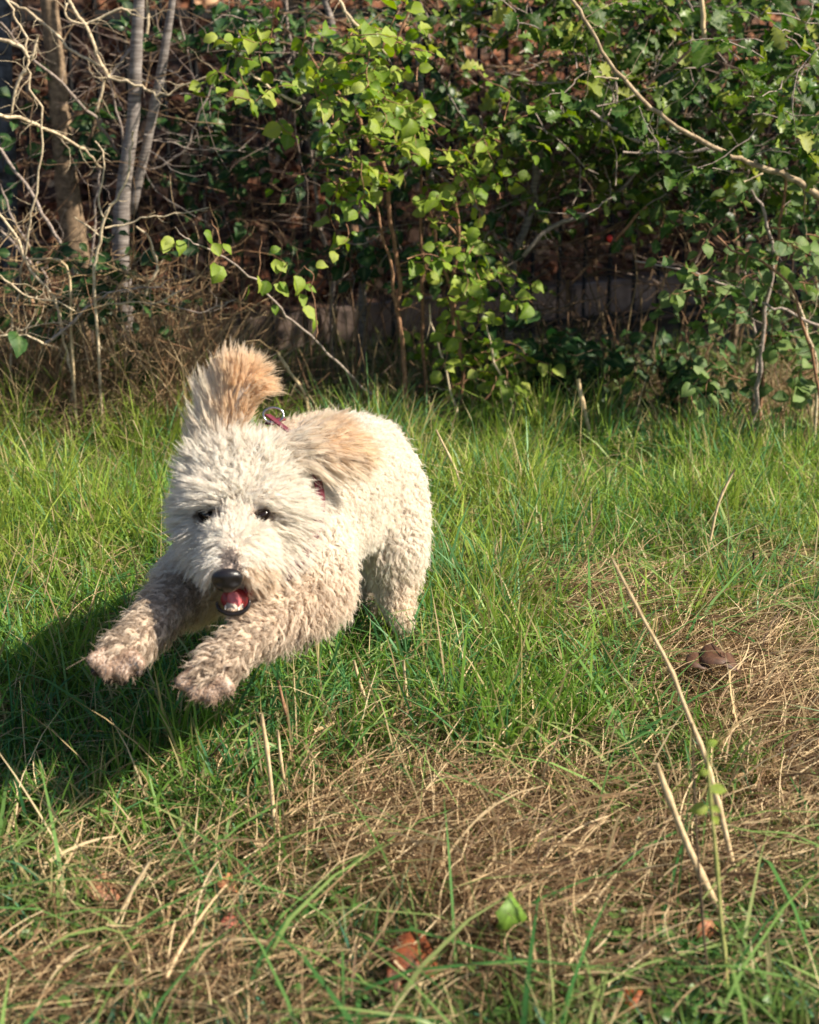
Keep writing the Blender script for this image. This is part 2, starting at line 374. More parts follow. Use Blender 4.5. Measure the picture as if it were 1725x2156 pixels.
# ------------------------------------------------------------------ traced stems helper
def stem(parent, pts, Y, r, matk, name='branch', tw=0, twL=.12, twr=.0016, sub=3, sides=8, jit=.05, amp=.1, wob=0.0, down=None, updir=(0, -.1, .3), depth=1):
    """pts: sketch points; Y: distance or (start, end); r: radius in sketch px list"""
    n = len(pts); Ys = np.linspace(*Y, n) if isinstance(Y, tuple) else np.full(n, Y)
    P = [at(p[0], p[1], Ys[i]) for i, p in enumerate(pts)]
    if down is not None:
        e = P[-1].copy(); e[0] += down; e[2] = -0.03; P.append(e)
    if not isinstance(r, (list, tuple)): r = [r, r]
    rr = [x * np.mean(Ys) / FPX * 1.05 for x in r]
    q = smooth_path(P, sub)
    if max(rr) < .016:
        rr = [a * STEMK for a in rr]; sg = np.median(np.linalg.norm(np.diff(q, axis=0), axis=1)); q[1:-1] += rng.normal(0, .085 * sg + wob, q[1:-1].shape)
    T = Tubes(); T.add(q, rr, sides, jit=jit); tp = []
    if tw: tp = twiglets(T, q, int(tw * 1.8) + 1, twL, twr * .75, 4, updir, amp, depth)
    T.build(name, M[matk], parent); return q, tp

Z3 = lambda L: [(x / 3, y / 3) for x, y in L]
Z5 = lambda L: [(x * .3038, 524 + y * .3038) for x, y in L]
Z6 = lambda L: [(524 + x * .3038, 524 + y * .3038) for x, y in L]
Z2 = lambda L: [(450 + x * .3472, y * .3472) for x, y in L]
ZR = lambda L: [(862 + x * .5, y * .5) for x, y in L]
ZQ = lambda L: [(862 + x * .5, 823 + y * .5) for x, y in L]
ZB = lambda L: [(862 + x * .5, 1422 + y * .5) for x, y in L]
ZL = lambda L: [(x * .5, 1422 + y * .5) for x, y in L]
def thing_at(name, px, py, Y, label, cat, group=None, z=0):
    p = at(px, py, Y); return empty(name, (p[0], p[1], z), label, cat, group)

STEMK = .64
# trees on the left
up_ = lambda pts, h: [(pts[0][0] + (pts[0][0] - pts[1][0]) * h, pts[0][1] + (pts[0][1] - pts[1][1]) * h)] + pts
t1 = thing_at('birch_tree', 255, 640, 5.2, 'slim silver grey tree trunk with ringed bark in the left undergrowth', 'tree')
stem(t1, up_(Z3([(880, 0), (862, 300), (852, 600), (830, 850), (792, 1100), (770, 1350), (765, 1620)]), 4), 5.2, [9, 12, 13, 16, 18], 'bark_birch', 'trunk', sides=14, down=0.0, sub=5)
stem(t1, up_(Z3([(1090, 0), (1060, 200), (1020, 450), (960, 750), (900, 1040), (830, 1350)]), 5), 5.22, [5, 8, 10, 9], 'bark_birch', 'branch', sides=12, tw=5, twL=.25, twr=.003)
stem(t1, Z3([(925, 0), (935, 120), (925, 220), (890, 320)]), 5.5, [5, 5], 'twig_pale', tw=3)
stem(t1, Z3([(1020, 290), (960, 310), (900, 320)]), 5.5, [2, 3.5], 'twig_pale')
t2 = thing_at('tree', 160, 600, 5.35, 'brown rough barked tree trunk left of the silver trunk', 'tree')
stem(t2, up_(Z3([(310, 0), (340, 300), (370, 600), (405, 1000), (440, 1300), (480, 1600)]), 3), 5.35, [15, 18, 20, 24, 28], 'bark_brown', 'trunk', sides=14, down=0.0, sub=5, jit=.05)
stem(t2, Z3([(560, 900), (500, 1040), (450, 1130), (430, 1250)]), 5.33, [5, 9], 'bark_brown', tw=3)
stem(t2, Z3([(720, 560), (620, 700), (560, 900)]), 5.33, [3, 5], 'bark_brown', tw=3)
t3 = thing_at('tree', 15, 500, 5.4, 'dark blue grey tree trunk at the far left edge', 'tree')
stem(t3, up_([(6, 0), (8, 150), (15, 300), (18, 450)], 2), 5.4, [15, 17, 20], 'bark_dark', 'trunk', sides=14, down=0.0, sub=5)

# bare shrubs
b1 = thing_at('bare_shrub', 25, 700, 4.9, 'leafless pale twiggy shrub with long crossing branches at the left edge', 'shrub')
stem(b1, up_(Z3([(50, 0), (100, 100), (150, 200), (175, 330), (180, 420), (190, 560), (270, 700), (265, 900), (245, 1150), (210, 1350), (170, 1530), (120, 1797)]), 3) + Z5([(120, 330), (80, 560)]), 4.85, [2.5, 4, 3.2, 3.5, 4.5], 'twig_pale', tw=8, down=-.02, wob=.0015)
stem(b1, Z3([(0, 140), (100, 250), (200, 380), (400, 520), (560, 690), (670, 840), (750, 970)]), (5.0, 5.3), [4, 4.5, 5], 'twig_grey', tw=7, wob=.0015)
stem(b1, Z3([(-200, 640), (0, 715), (130, 755), (280, 800), (450, 890), (560, 980), (640, 1060)]), (4.7, 5.1), [6, 5, 3], 'twig_pale', tw=8, wob=.0015)
stem(b1, Z3([(-60, 900), (0, 950), (100, 1080), (200, 1220), (300, 1400), (370, 1520), (450, 1700), (480, 1800)]), 4.95, [5, 5.5, 5], 'twig_grey', tw=8, down=.05)
stem(b1, Z3([(-60, 1250), (0, 1350), (70, 1440), (130, 1550)]) + Z5([(220, 150), (370, 330), (410, 500), (460, 720), (500, 920), (480, 1200)]), 4.75, [4, 5, 4.5, 4.5], 'twig_pale', tw=7, wob=.001)
stem(b1, Z3([(-100, 240), (0, 250), (60, 265), (140, 300), (185, 370)]), 4.8, [4, 6, 5], 'twig_pale', tw=3)
stem(b1, Z3([(180, 440), (140, 470), (100, 560), (85, 640), (75, 720)]), 4.8, [5, 5, 3], 'twig_pale', tw=3, jit=.12)
stem(b1, Z3([(240, 220), (220, 300), (200, 380)]), 4.82, [4, 4.5], 'twig_pale', tw=2)
stem(b1, Z3([(0, 1450), (80, 1530), (180, 1650), (300, 1800)]), 5.0, [4, 4.5], 'twig_grey', tw=4)
stem(b1, Z3([(0, 1160), (60, 1330), (140, 1490), (250, 1680), (320, 1800)]), 5.1, [3, 4], 'twig_grey', tw=5)

b2 = thing_at('bare_shrub', 230, 620, 5.15, 'leafless shrub whose kinked pale branches cross the silver trunk', 'shrub')
stem(b2, Z3([(20, -20), (100, 30), (200, 80), (330, 200), (430, 290), (560, 370), (650, 430), (700, 500), (850, 530), (940, 580), (1020, 600), (1150, 550), (1370, 460)]), (5.1, 5.0), [4, 4.5, 4.5, 4, 2], 'twig_pale', tw=9, wob=.002)
stem(b2, Z3([(410, -60), (440, 0), (480, 90), (540, 160), (590, 260), (620, 370), (690, 480)]), 5.05, [4.5, 5.5, 5], 'twig_pale', tw=5, jit=.12)
stem(b2, Z3([(540, 155), (640, 110), (740, 60), (800, 60), (840, 95)]), 5.0, [4, 3.5, 2.5], 'twig_pale', tw=3)
stem(b2, Z3([(540, 155), (450, 130), (410, 80), (420, 20)]), 5.0, [4, 3], 'twig_pale', tw=2)
stem(b2, Z3([(665, 490), (640, 600), (600, 720)]), 5.1, [4.5, 4.5], 'twig_pale', tw=2)
stem(b2, Z3([(700, 540), (740, 700), (775, 870), (760, 1100)]), 5.3, [3.5, 3.5], 'twig_grey', tw=3)
stem(b2, Z3([(690, 480), (760, 400), (830, 300)]), 5.2, [4, 6], 'twig_grey', tw=2)
stem(b2, Z3([(1370, 460), (1330, 560), (1260, 710), (1220, 820), (1180, 930), (1060, 1030), (940, 1080)]), 5.3, [2, 3.2, 3.5, 3], 'twig_grey', tw=7, twL=.2)
stem(b2, Z3([(870, 900), (960, 890), (1080, 900), (1200, 940), (1400, 950), (1550, 960)]), 5.3, [2.5, 1.5], 'twig_grey', tw=6, twL=.18)
stem(b2, Z3([(1130, 100), (1180, 280), (1200, 420), (1250, 560), (1290, 680)]), 5.4, [3, 4], 'twig_grey', tw=4)
stem(b2, Z3([(640, 1060), (620, 1200), (600, 1500), (560, 1800)]), 5.1, [3, 4], 'twig_grey', tw=4, down=0)

b3 = thing_at('bare_sapling', 205, 640, 4.7, 'pale forked bare stem standing upright before the silver trunk', 'sapling')
stem(b3, Z3([(842, 830), (830, 950), (800, 1130), (730, 1260), (660, 1390), (640, 1530), (605, 1650), (600, 1850)]), 4.7, [3.5, 4.5, 5, 5], 'twig_pale', tw=8, twL=.05, down=0.0)
stem(b3, Z3([(600, 890), (650, 960), (655, 1100), (630, 1230), (635, 1330), (665, 1385)]), 4.7, [2.5, 3.5], 'twig_pale', tw=3, twL=.05)
stem(b3, Z3([(470, 1370), (560, 1430), (635, 1490)]), 4.7, [2, 3], 'twig_pale', tw=1, twL=.05)
stem(b3, Z3([(665, 1440), (830, 1420), (930, 1370), (1100, 1355), (1320, 1310)]), 4.7, [3, 1.5], 'twig_pale', tw=3, twL=.08)
stem(b3, Z3([(860, 1430), (930, 1490), (970, 1590), (1000, 1700)]) + Z5([(1040, 230), (1000, 340)]), 4.8, [3, 4.5, 4], 'twig_pale', tw=3)

b4 = thing_at('fallen_branch', 130, 700, 4.75, 'low dark branch with pale fine twigs reaching right above the dry grass', 'branch', z=.2)
stem(b4, Z5([(290, 660), (430, 580), (560, 450), (640, 380), (760, 310), (900, 280), (1120, 265)]), 4.7, [6, 5, 3.5, 2], 'twig_grey', tw=10, twL=.13)
stem(b4, Z5([(640, 385), (700, 390), (900, 370), (1080, 370), (1250, 290)]), 4.72, [3, 3, 2], 'twig_pale', tw=7)
stem(b4, Z5([(1130, 370), (1380, 440), (1500, 410), (1640, 350)]), 4.75, [2, 2.5, 1], 'twig_grey', tw=2)
stem(b4, Z5([(0, 180), (120, 280), (250, 340), (400, 370), (520, 430)]), 4.65, [3, 3, 2], 'twig_pale', tw=6)
stem(b4, Z5([(-40, 612), (180, 560), (380, 510)]), 4.7, [2, 2.5, 1.5], 'twig_pale', tw=3)
stem(b4, Z5([(-40, 600), (180, 600), (300, 655)]), 4.65, [3, 3, 4], 'twig_pale', tw=4)

# ------------------------------------------------------------------ leafy arching branch (centre left)
ab = thing_at('arching_branch', 855, 880, 5.0, 'long thin arching branch with a few bright green leaves above the dog', 'branch')
q, _ = stem(ab, Z3([(1110, 1435), (1190, 1520), (1300, 1560), (1420, 1630), (1640, 1780)]) + Z6([(90, 260), (220, 420), (330, 520), (470, 640), (560, 740), (700, 860), (800, 970), (950, 1060), (1090, 1145)]), (4.3, 5.0), [1.8, 3.2, 3.6, 4.2, 5], 'twig_grey', sides=8)
for tw in ([(445, 462), (458, 495), (470, 532)], [(550, 497), (547, 540), (543, 590)], [(606, 553), (585, 585), (570, 602)], [(650, 600), (662, 630), (668, 690), (664, 716)], [(640, 560), (660, 580), (655, 605)]):
    stem(ab, tw, 4.45, [1.6, 2.4], 'twig_red')
lv = [(365, 500, -.6, .8, 34), (350, 505, -.2, 1, 30), (376, 505, .3, 1, 32), (432, 488, .3, .1, 36), (448, 512, .4, .3, 30), (450, 552, -.3, 1, 30), (470, 560, -.5, 1, 40), (524, 600, -.5, .6, 34), (562, 590, -.1, 1, 34), (576, 600, .5, .6, 40), (590, 592, .8, .5, 30), (580, 545, .3, 1, 32), (568, 528, .8, -.1, 22),
      (622, 580, .2, 1, 42), (640, 600, .7, .5, 28), (630, 618, .2, .5, 30), (640, 645, .3, .6, 38), (648, 655, .1, .8, 26), (575, 642, .1, 1, 22), (664, 668, .2, 1, 32), (587, 552, .2, 1, 28), (470, 512, .3, .4, 26), (545, 580, .2, 1, 34), (665, 560, .6, -.4, 26)]
P = np.array([at(x, y, 4.35 + (x - 350) / 2200) for x, y, *_ in lv]); D = np.array([cR * a - cU * b + rng.normal(0, .2, 3) for _, _, a, b, _ in lv])
Nn = np.array([[.5, -.6, .6]] * len(lv)) + rng.normal(0, .3, (len(lv), 3)); leaf_objects(P, D, Nn, np.array([l[4] for l in lv]) / FPX * 4.5 * 1.0, 'round', 'green_bright', ab)

# ------------------------------------------------------------------ generic leafy shrub
def shrub(name, label, cat, base, stems, regions, matk, kd, size, nobj, group=None, stuffcols=None, bark='twig_red', base_mat=None):
    """regions: (x0, x1, y0, y1, Y0, Y1, n sprays, leaves per spray) in sketch px"""
    th = thing_at(name, base[0], base[1], base[2], label, cat, group)
    for st in stems: stem(th, *st[0], **st[1])
    T = Tubes(); paths = []; per = 7
    for x0, x1, y0, y1, Y0, Y1, ns, per in regions:
        for _ in range(ns):
            x = rng.uniform(x0, x1); y = rng.uniform(y0, y1); Yq = rng.uniform(Y0, Y1); p = at(x, y, Yq)
            d = rng.normal(0, 1, 3) * np.array([1, .7, .6]) + np.array([0, -.3, .15]); qq = wiggle(p, d, size * rng.uniform(3.0, 5.5), 7, .09, .05)
            T.add(qq, [.0022, .0008], 4); paths.append((qq, per))
    T.build('twigs', M[bark], th, 'stuff')
    Ps, Ds, Ns, Ss = [], [], [], []
    for qq, pr in paths:
        bx, by, bd = proj(qq[0]); bx2, by2, _ = proj(qq[-1])
        if base[2] > 4.87 and any(a < qx < b and c < qy < d for qx, qy in ((bx, by), (bx2, by2), ((bx + bx2) / 2, (by + by2) / 2)) for a, b, c, d in ((1170, 1440, 530, 680), (430, 800, 590, 750))): continue
        a, b, c, d = spray_leaves([qq], pr, size); Ps.append(a); Ds.append(b); Ns.append(c); Ss.append(d)
    P, D, Nn, S = np.vstack(Ps), np.vstack(Ds), np.vstack(Ns), np.hstack(Ss)
    x, y, dd = proj(P); vis = inview(P, 10); score = S / dd + np.where(vis, 1, 0) + 0.004 * (rng.random(len(P)))
    order = np.argsort(-score); oi = order[:nobj]; si = order[nobj:]
    leaf_objects(P[oi], D[oi], Nn[oi], S[oi], kd, matk, th)
    if len(si):
        cols = pal(len(si), stuffcols, .15)
        leaves_stuff('leaves', P[si], D[si], Nn[si], S[si], cols, kd if kd == 'oak' else 'ovate', th, fold=.3, curl=.5)
    return th
G_BR = [(0.09, 0.17, 0.02), (0.15, 0.25, 0.03), (0.23, 0.30, 0.04)]
G_MD = [(0.022, 0.058, 0.008), (0.05, 0.10, 0.012), (0.11, 0.16, 0.025), (0.24, 0.26, 0.05)]
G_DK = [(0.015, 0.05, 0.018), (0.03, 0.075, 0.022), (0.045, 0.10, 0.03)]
G_GY = [(0.06, 0.11, 0.04), (0.09, 0.15, 0.05), (0.13, 0.19, 0.065)]

STEMK = .95
# central sapling with bright leaves
S1 = [((up_(Z2([(780, 30), (850, 140), (950, 240), (1050, 330)]), 1), 4.9, [3, 4, 2.5], 'twig_pale'), dict(tw=4)),
      ((Z2([(560, 300), (640, 420), (740, 540), (860, 680), (920, 830), (980, 920), (1040, 1020), (1060, 1200), (1090, 1440), (1130, 1720)]) + Z6([(1030, 420), (1060, 620), (1080, 870), (1085, 1180)]), 4.95, [2, 3.5, 4.5, 5, 5.5], 'twig_red'), dict(tw=6)),
      ((Z2([(990, 1250), (1020, 1400), (1060, 1550), (1090, 1720)]) + Z6([(1000, 320), (1035, 430)]), 4.93, [2.5, 3.5, 4], 'twig_red'), dict(tw=3)),
      ((Z2([(1215, 0), (1190, 60), (1130, 200), (1080, 320)]), 4.95, [2.5, 3], 'twig_red'), dict(tw=2)),
      ((Z2([(150, 400), (300, 500), (400, 570), (530, 630)]), 4.8, [2, 3.5], 'twig_pale'), dict(tw=3)),
      ((Z2([(640, 990), (740, 1000), (850, 1030), (1000, 1010)]), 4.85, [1.5, 2.5], 'twig_red'), dict(tw=2))]
shrub('leafy_sapling', 'slender sapling with sunlit yellow green round leaves above the dog back', 'sapling', (853, 880, 5.0), S1,
      [(500, 900, 60, 260, 4.5, 4.95, 30, 7), (690, 830, 80, 330, 4.5, 4.85, 22, 7), (640, 800, 330, 400, 4.7, 4.9, 7, 6), (690, 790, 420, 480, 4.8, 5.0, 3, 5)],
      'green_bright', 'round', .040, 250, stuffcols=G_BR)
S2 = [((Z2([(1500, 850), (1495, 1100), (1480, 1450), (1460, 1720)]) + [(950, 720), (945, 850)], 5.05, [2.5, 3.5, 4.5], 'twig_red'), dict(tw=6, down=0)),
      ((Z2([(1260, 1060), (1265, 1400), (1270, 1700)]) + [(893, 720), (900, 850)], 5.1, [3, 4, 4.5], 'twig_red'), dict(tw=5, down=0)),
      ((Z2([(1310, 1200), (1350, 1450), (1430, 1720)]) + [(960, 660), (975, 780), (970, 860)], 5.0, [3, 4, 4.5], 'twig_red'), dict(tw=5, down=0)),
      ((Z2([(1370, 1200), (1400, 1320), (1480, 1430)]), 5.05, [2, 3], 'twig_red'), dict(tw=2)),
      (([(905, 640), (925, 740), (960, 860)], 4.9, [2, 3], 'twig_pale'), dict(tw=3, down=0)),
      (([(1015, 640), (1040, 760), (1085, 880)], 4.9, [2, 3], 'twig_pale'), dict(tw=3, down=0))]
shrub('leafy_sapling', 'cluster of thin reddish stems with pale green leaves right of the dog', 'sapling', (950, 890, 5.05), S2,
      [(840, 1080, 250, 420, 4.75, 5.1, 24, 7), (840, 1030, 430, 570, 4.7, 5.0, 14, 6), (860, 1110, 560, 780, 4.85, 5.2, 34, 6), (950, 1090, 780, 900, 4.8, 5.1, 16, 7)],
      'green_bright', 'round', .038, 280, stuffcols=G_BR)
# oak upper right
S3 = [((ZR([(650, -90), (690, 0), (760, 120), (840, 260), (930, 370), (1020, 450), (1130, 530), (1280, 620), (1400, 670), (1500, 710), (1600, 750), (1725, 820)]) + [(1900, 500), (2080, 640)], 4.55, [3.4, 4.0, 4.6, 5.6, 7.4, 9], 'branch_tan'), dict(tw=8, twL=.2, sides=10)),
      ((ZR([(600, 380), (720, 430), (850, 530), (970, 600)]), 4.9, [2.5, 4], 'twig_grey'), dict(tw=4)),
      ((ZR([(900, 640), (1060, 640), (1170, 640), (1300, 620)]), 4.8, [2, 4], 'twig_grey'), dict(tw=4)),
      ((ZR([(1410, 765), (1450, 750), (1490, 730)]), 4.7, [1.5, 2], 'twig_pale'), dict()),
      ((ZR([(780, 325), (830, 328), (880, 332)]), 4.7, [1.6, 2.2], 'twig_pale'), dict()),
      ((ZR([(1000, 360), (1100, 280), (1200, 190)]), 5.0, [4, 3], 'twig_dark'), dict(tw=4)),
      ((ZR([(1390, 480), (1480, 390), (1540, 310)]), 4.95, [4, 3], 'twig_dark'), dict(tw=4)),
      (([(2080, 640), (2100, 780), (2110, 900)], 4.75, [22, 26], 'bark_brown', 'trunk'), dict(down=0, sides=12)),
      (([(2120, -300), (2100, 100), (2080, 640)], 4.75, [16, 20], 'bark_brown', 'trunk'), dict(sides=12))]
shrub('oak_tree', 'oak with lobed green leaves and a long diagonal pale branch at upper right', 'tree', (2110, 900, 4.75), S3,
      [(1050, 1780, -20, 150, 4.75, 5.4, 50, 7), (1150, 1780, 130, 300, 4.8, 5.4, 48, 7), (1250, 1780, 300, 420, 4.8, 5.4, 30, 7), (1580, 1760, 60, 330, 4.45, 4.7, 14, 7)],
      'green_mid', 'oak', .064, 300, stuffcols=[(0.03, 0.08, 0.02), (0.055, 0.12, 0.025), (0.11, 0.18, 0.03), (0.20, 0.26, 0.04)], bark='twig_grey')
# right shrub
S4 = [((ZR([(1250, 940), (1350, 1050), (1480, 1100), (1600, 1200)]) + [(1690, 690), (1720, 780)], 4.6, [2, 3.2, 3.5], 'twig_red'), dict(tw=5, down=.05)),
      ((ZR([(950, 1100), (1130, 1130), (1300, 1190), (1500, 1280), (1590, 1310)]) + [(1740, 690)], 4.7, [1.8, 3, 3.4], 'twig_grey'), dict(tw=4)),
      ((ZR([(1440, 800), (1500, 900), (1530, 1100), (1500, 1300), (1480, 1500)]) + [(1590, 850)], 4.8, [3, 4.5, 5], 'twig_grey'), dict(tw=5, down=0)),
      ((ZR([(1590, 720), (1550, 1050), (1500, 1290), (1490, 1560)]) + [(1600, 870)], 4.85, [3, 4, 5], 'twig_red'), dict(tw=5, down=0)),
      ((ZR([(1400, 1050), (1430, 1250), (1460, 1500)]), 4.95, [3, 4], 'twig_grey'), dict(tw=3, down=0)),
      ((ZR([(1600, 1200), (1650, 1330), (1690, 1450), (1720, 1600)]), 4.75, [3, 4], 'twig_pale'), dict(tw=3, down=0))]
shrub('round_leaved_shrub', 'shrub with grey green round leaves on thin brown stems at the right edge', 'shrub', (1610, 880, 4.85), S4,
      [(1480, 1760, 440, 620, 4.5, 5.0, 32, 6), (1440, 1760, 600, 790, 4.6, 5.1, 30, 6), (1580, 1780, 780, 850, 4.6, 5.0, 9, 5), (1400, 1500, 540, 640, 4.6, 4.8, 5, 4)],
      'green_grey', 'round', .042, 280, stuffcols=G_GY)
# brambles
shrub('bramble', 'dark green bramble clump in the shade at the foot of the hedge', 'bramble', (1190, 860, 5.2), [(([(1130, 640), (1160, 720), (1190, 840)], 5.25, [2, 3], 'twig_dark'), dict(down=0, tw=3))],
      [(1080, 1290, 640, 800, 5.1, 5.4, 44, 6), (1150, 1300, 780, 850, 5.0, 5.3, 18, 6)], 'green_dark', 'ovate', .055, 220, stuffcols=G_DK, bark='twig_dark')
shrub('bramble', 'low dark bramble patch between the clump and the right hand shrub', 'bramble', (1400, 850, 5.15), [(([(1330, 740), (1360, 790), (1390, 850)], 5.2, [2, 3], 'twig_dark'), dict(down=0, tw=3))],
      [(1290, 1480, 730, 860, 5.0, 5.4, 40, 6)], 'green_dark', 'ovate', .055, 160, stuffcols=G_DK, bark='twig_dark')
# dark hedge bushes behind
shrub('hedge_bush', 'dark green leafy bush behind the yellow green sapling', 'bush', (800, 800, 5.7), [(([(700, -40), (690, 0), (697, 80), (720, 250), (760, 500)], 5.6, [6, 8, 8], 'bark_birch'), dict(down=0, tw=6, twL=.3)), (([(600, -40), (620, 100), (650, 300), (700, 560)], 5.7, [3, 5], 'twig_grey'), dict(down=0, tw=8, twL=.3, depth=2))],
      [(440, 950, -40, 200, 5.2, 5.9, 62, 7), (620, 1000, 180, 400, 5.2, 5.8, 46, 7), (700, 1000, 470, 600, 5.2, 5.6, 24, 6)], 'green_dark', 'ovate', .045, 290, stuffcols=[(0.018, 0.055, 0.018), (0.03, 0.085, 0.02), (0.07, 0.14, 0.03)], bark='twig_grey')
shrub('hedge_bush', 'tall thick hedge bush with a forked pale trunk in the centre right', 'bush', (1075, 850, 5.5), [
      ((ZR([(470, 380), (490, 450), (540, 600), (530, 750), (510, 900), (440, 1100)]) + [(1075, 650), (1070, 800)], 5.4, [6, 8, 9, 9], 'bark_birch'), dict(down=0, tw=8, twL=.25)),
      ((Z2([(1240, 0), (1245, 250), (1260, 450)]) + [(905, 350), (960, 520), (1050, 600), (1078, 660)], 5.45, [5, 6, 5, 5], 'bark_birch'), dict(tw=5, twL=.3)),
      ((ZR([(680, 740), (600, 800), (560, 880), (520, 960)]), 5.4, [3, 5], 'twig_dark'), dict(tw=5, twL=.2)),
      ((ZR([(960, 720), (860, 830), (740, 900), (600, 960), (480, 1080)]), 5.3, [3, 4.5, 5], 'twig_grey'), dict(tw=5, twL=.2)),
      ((ZR([(0, 650), (150, 760), (300, 880), (420, 1100)]), 5.35, [2, 4], 'twig_grey'), dict(tw=8, twL=.2)),
      ((ZR([(560, 900), (700, 850), (860, 830), (1060, 790)]), 5.4, [4, 3], 'twig_dark'), dict(tw=6, twL=.2)),
      ((ZR([(1000, 870), (940, 930), (870, 1010)]), 5.1, [3, 3.5], 'twig_red'), dict())],
      [(900, 1400, -40, 260, 5.2, 5.9, 95, 7), (1040, 1480, 240, 440, 5.2, 5.8, 64, 7), (960, 1130, 420, 620, 5.3, 5.7, 20, 6)], 'green_mid', 'ovate', .043, 300, stuffcols=G_MD, bark='twig_grey')
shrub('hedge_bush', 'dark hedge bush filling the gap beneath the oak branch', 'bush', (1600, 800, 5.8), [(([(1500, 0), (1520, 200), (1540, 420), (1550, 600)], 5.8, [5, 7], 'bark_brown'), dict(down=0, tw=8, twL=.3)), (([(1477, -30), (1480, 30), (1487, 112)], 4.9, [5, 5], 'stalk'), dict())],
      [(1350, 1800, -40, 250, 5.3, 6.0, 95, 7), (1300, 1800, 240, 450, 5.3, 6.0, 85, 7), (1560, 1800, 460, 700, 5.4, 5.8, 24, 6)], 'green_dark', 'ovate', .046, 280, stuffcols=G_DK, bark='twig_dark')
shrub('ivy', 'dark ivy sprigs scattered low among the left tree trunks', 'ivy', (300, 650, 5.5), [],
      [(95, 260, 255, 330, 5.3, 5.6, 9, 6), (390, 560, 320, 430, 5.4, 5.7, 16, 5), (280, 330, 470, 540, 5.4, 5.5, 4, 4), (100, 330, 540, 700, 4.8, 5.15, 30, 5), (0, 60, 330, 400, 5.2, 5.4, 5, 5), (0, 120, 560, 680, 5.0, 5.3, 12, 5), (300, 560, 0, 130, 5.3, 5.7, 16, 5), (660, 800, 480, 600, 5.3, 5.5, 14, 5), (400, 560, 90, 330, 5.5, 5.8, 16, 5)],
      'green_dark', 'round', .048, 260, stuffcols=G_DK, bark='twig_dark')
# unseen crowns above the picture, added and thinned to shade the bank
th = thing_at('shading_crown', 1000, 500, 6.2, 'unseen tree crown added above and behind the hedge to shade the bank', 'tree')
n = 42000; P = np.column_stack([rng.uniform(-3.2, 8.5, n), rng.uniform(5.1, 8.6, n), rng.uniform(1.75, 4.6, n)])
cl = (np.sin(P[:, 0] * 2.3) * np.sin(P[:, 1] * 2.9 + 1) * np.sin(P[:, 2] * 3.1) + rng.normal(0, .25, n)) > -.12
P = P[cl]; P = P[(P[:, 0] > -.3) | (rng.random(len(P)) < .10)]; P = P[(P[:, 1] > 5.75 + .3 * np.sin(P[:, 0] * 3))]; P = P[~((P[:, 0] > 1.6) & (P[:, 1] < 5.6) & (P[:, 2] < 2.2))]; n = len(P); D = rng.normal(0, 1, (n, 3)); Nn = rng.normal(0, .6, (n, 3)) + [0, 0, 1]
T = Tubes()
for bx, by in ((-2.2, 7.3), (-.4, 7.9), (1.4, 8.3), (3.2, 7.4), (5.2, 7.2), (2.6, 6.5)):
    pth = wiggle((bx, by, .3), (random.uniform(-.1, .1), 0, 1), 3.6, 8, .03); T.add(pth, [.06, .025], 10); twiglets(T, pth[4:], 10, 1.0, .012, 5, (0, 0, .2), .05, 2)
T.build('trunk', M['bark_brown'], th, 'stuff')
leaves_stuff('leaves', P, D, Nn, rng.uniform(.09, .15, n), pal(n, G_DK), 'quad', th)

# thin dark background twigs across the bank
tk = thing_at('thicket', 600, 600, 5.9, 'tangle of fine brown leafless twigs in the dim gap above the low wall', 'thicket')
T = Tubes()
for _ in range(420):
    x = rng.uniform(-60, 1780); y = rng.uniform(-30, 640); Yq = rng.uniform(5.3, 6.0)
    d = rng.normal(0, 1, 3) * np.array([1.2, .5, .8]); c = [(0.16, .10, .06), (.30, .20, .12), (.24, .18, .15), (.10, .06, .04)][rng.integers(0, 4)]
    q = wiggle(at(x, y, Yq), d, rng.uniform(.3, .8), 9, .05); T.add(q, [.0028, .0009], 4, col=c); twiglets(T, q, 4, .2, .0012, 4, col=c)
for _ in range(260):                       # upright dead stems
    x = rng.uniform(-60, 900) if rng.random() < .7 else rng.uniform(900, 1780); Yq = rng.uniform(5.1, 5.9); p = at(x, 700, Yq); p[2] = 0
    c = [(.36, .25, .14), (.28, .17, .10), (.45, .34, .20)][rng.integers(0, 3)]
    T.add(wiggle(p, (rng.normal(0, .2), rng.normal(0, .1), 1), rng.uniform(.25, .75), 7, .035), [.0032, .001], 4, col=c)
for _ in range(260):                       # dead canes on the left
    x = rng.uniform(-60, 470); Yq = rng.uniform(4.75, 5.15); p = at(x, 700, Yq); p[2] = 0
    c = [(.42, .28, .16), (.34, .20, .11), (.55, .42, .26)][rng.integers(0, 3)]; q = wiggle(p, (rng.normal(0, .35), rng.normal(0, .1), 1), rng.uniform(.2, .62), 8, .06)
    T.add(q, [.0030, .001], 4, col=c); twiglets(T, q, 2, .14, .0013, 4, col=c)
for _ in range(300):                       # crossing wisps
    x = rng.uniform(-60, 470); y = rng.uniform(520, 820); p = at(x, y, rng.uniform(4.7, 5.15))
    c = [(.42, .28, .16), (.30, .17, .09), (.52, .38, .22)][rng.integers(0, 3)]; T.add(wiggle(p, rng.normal(0, 1, 3) * [1, .4, .7], rng.uniform(.12, .4), 7, .09), [.0018, .0006], 4, col=c)
o = T.build('twigs', M['straw'], tk, 'stuff')

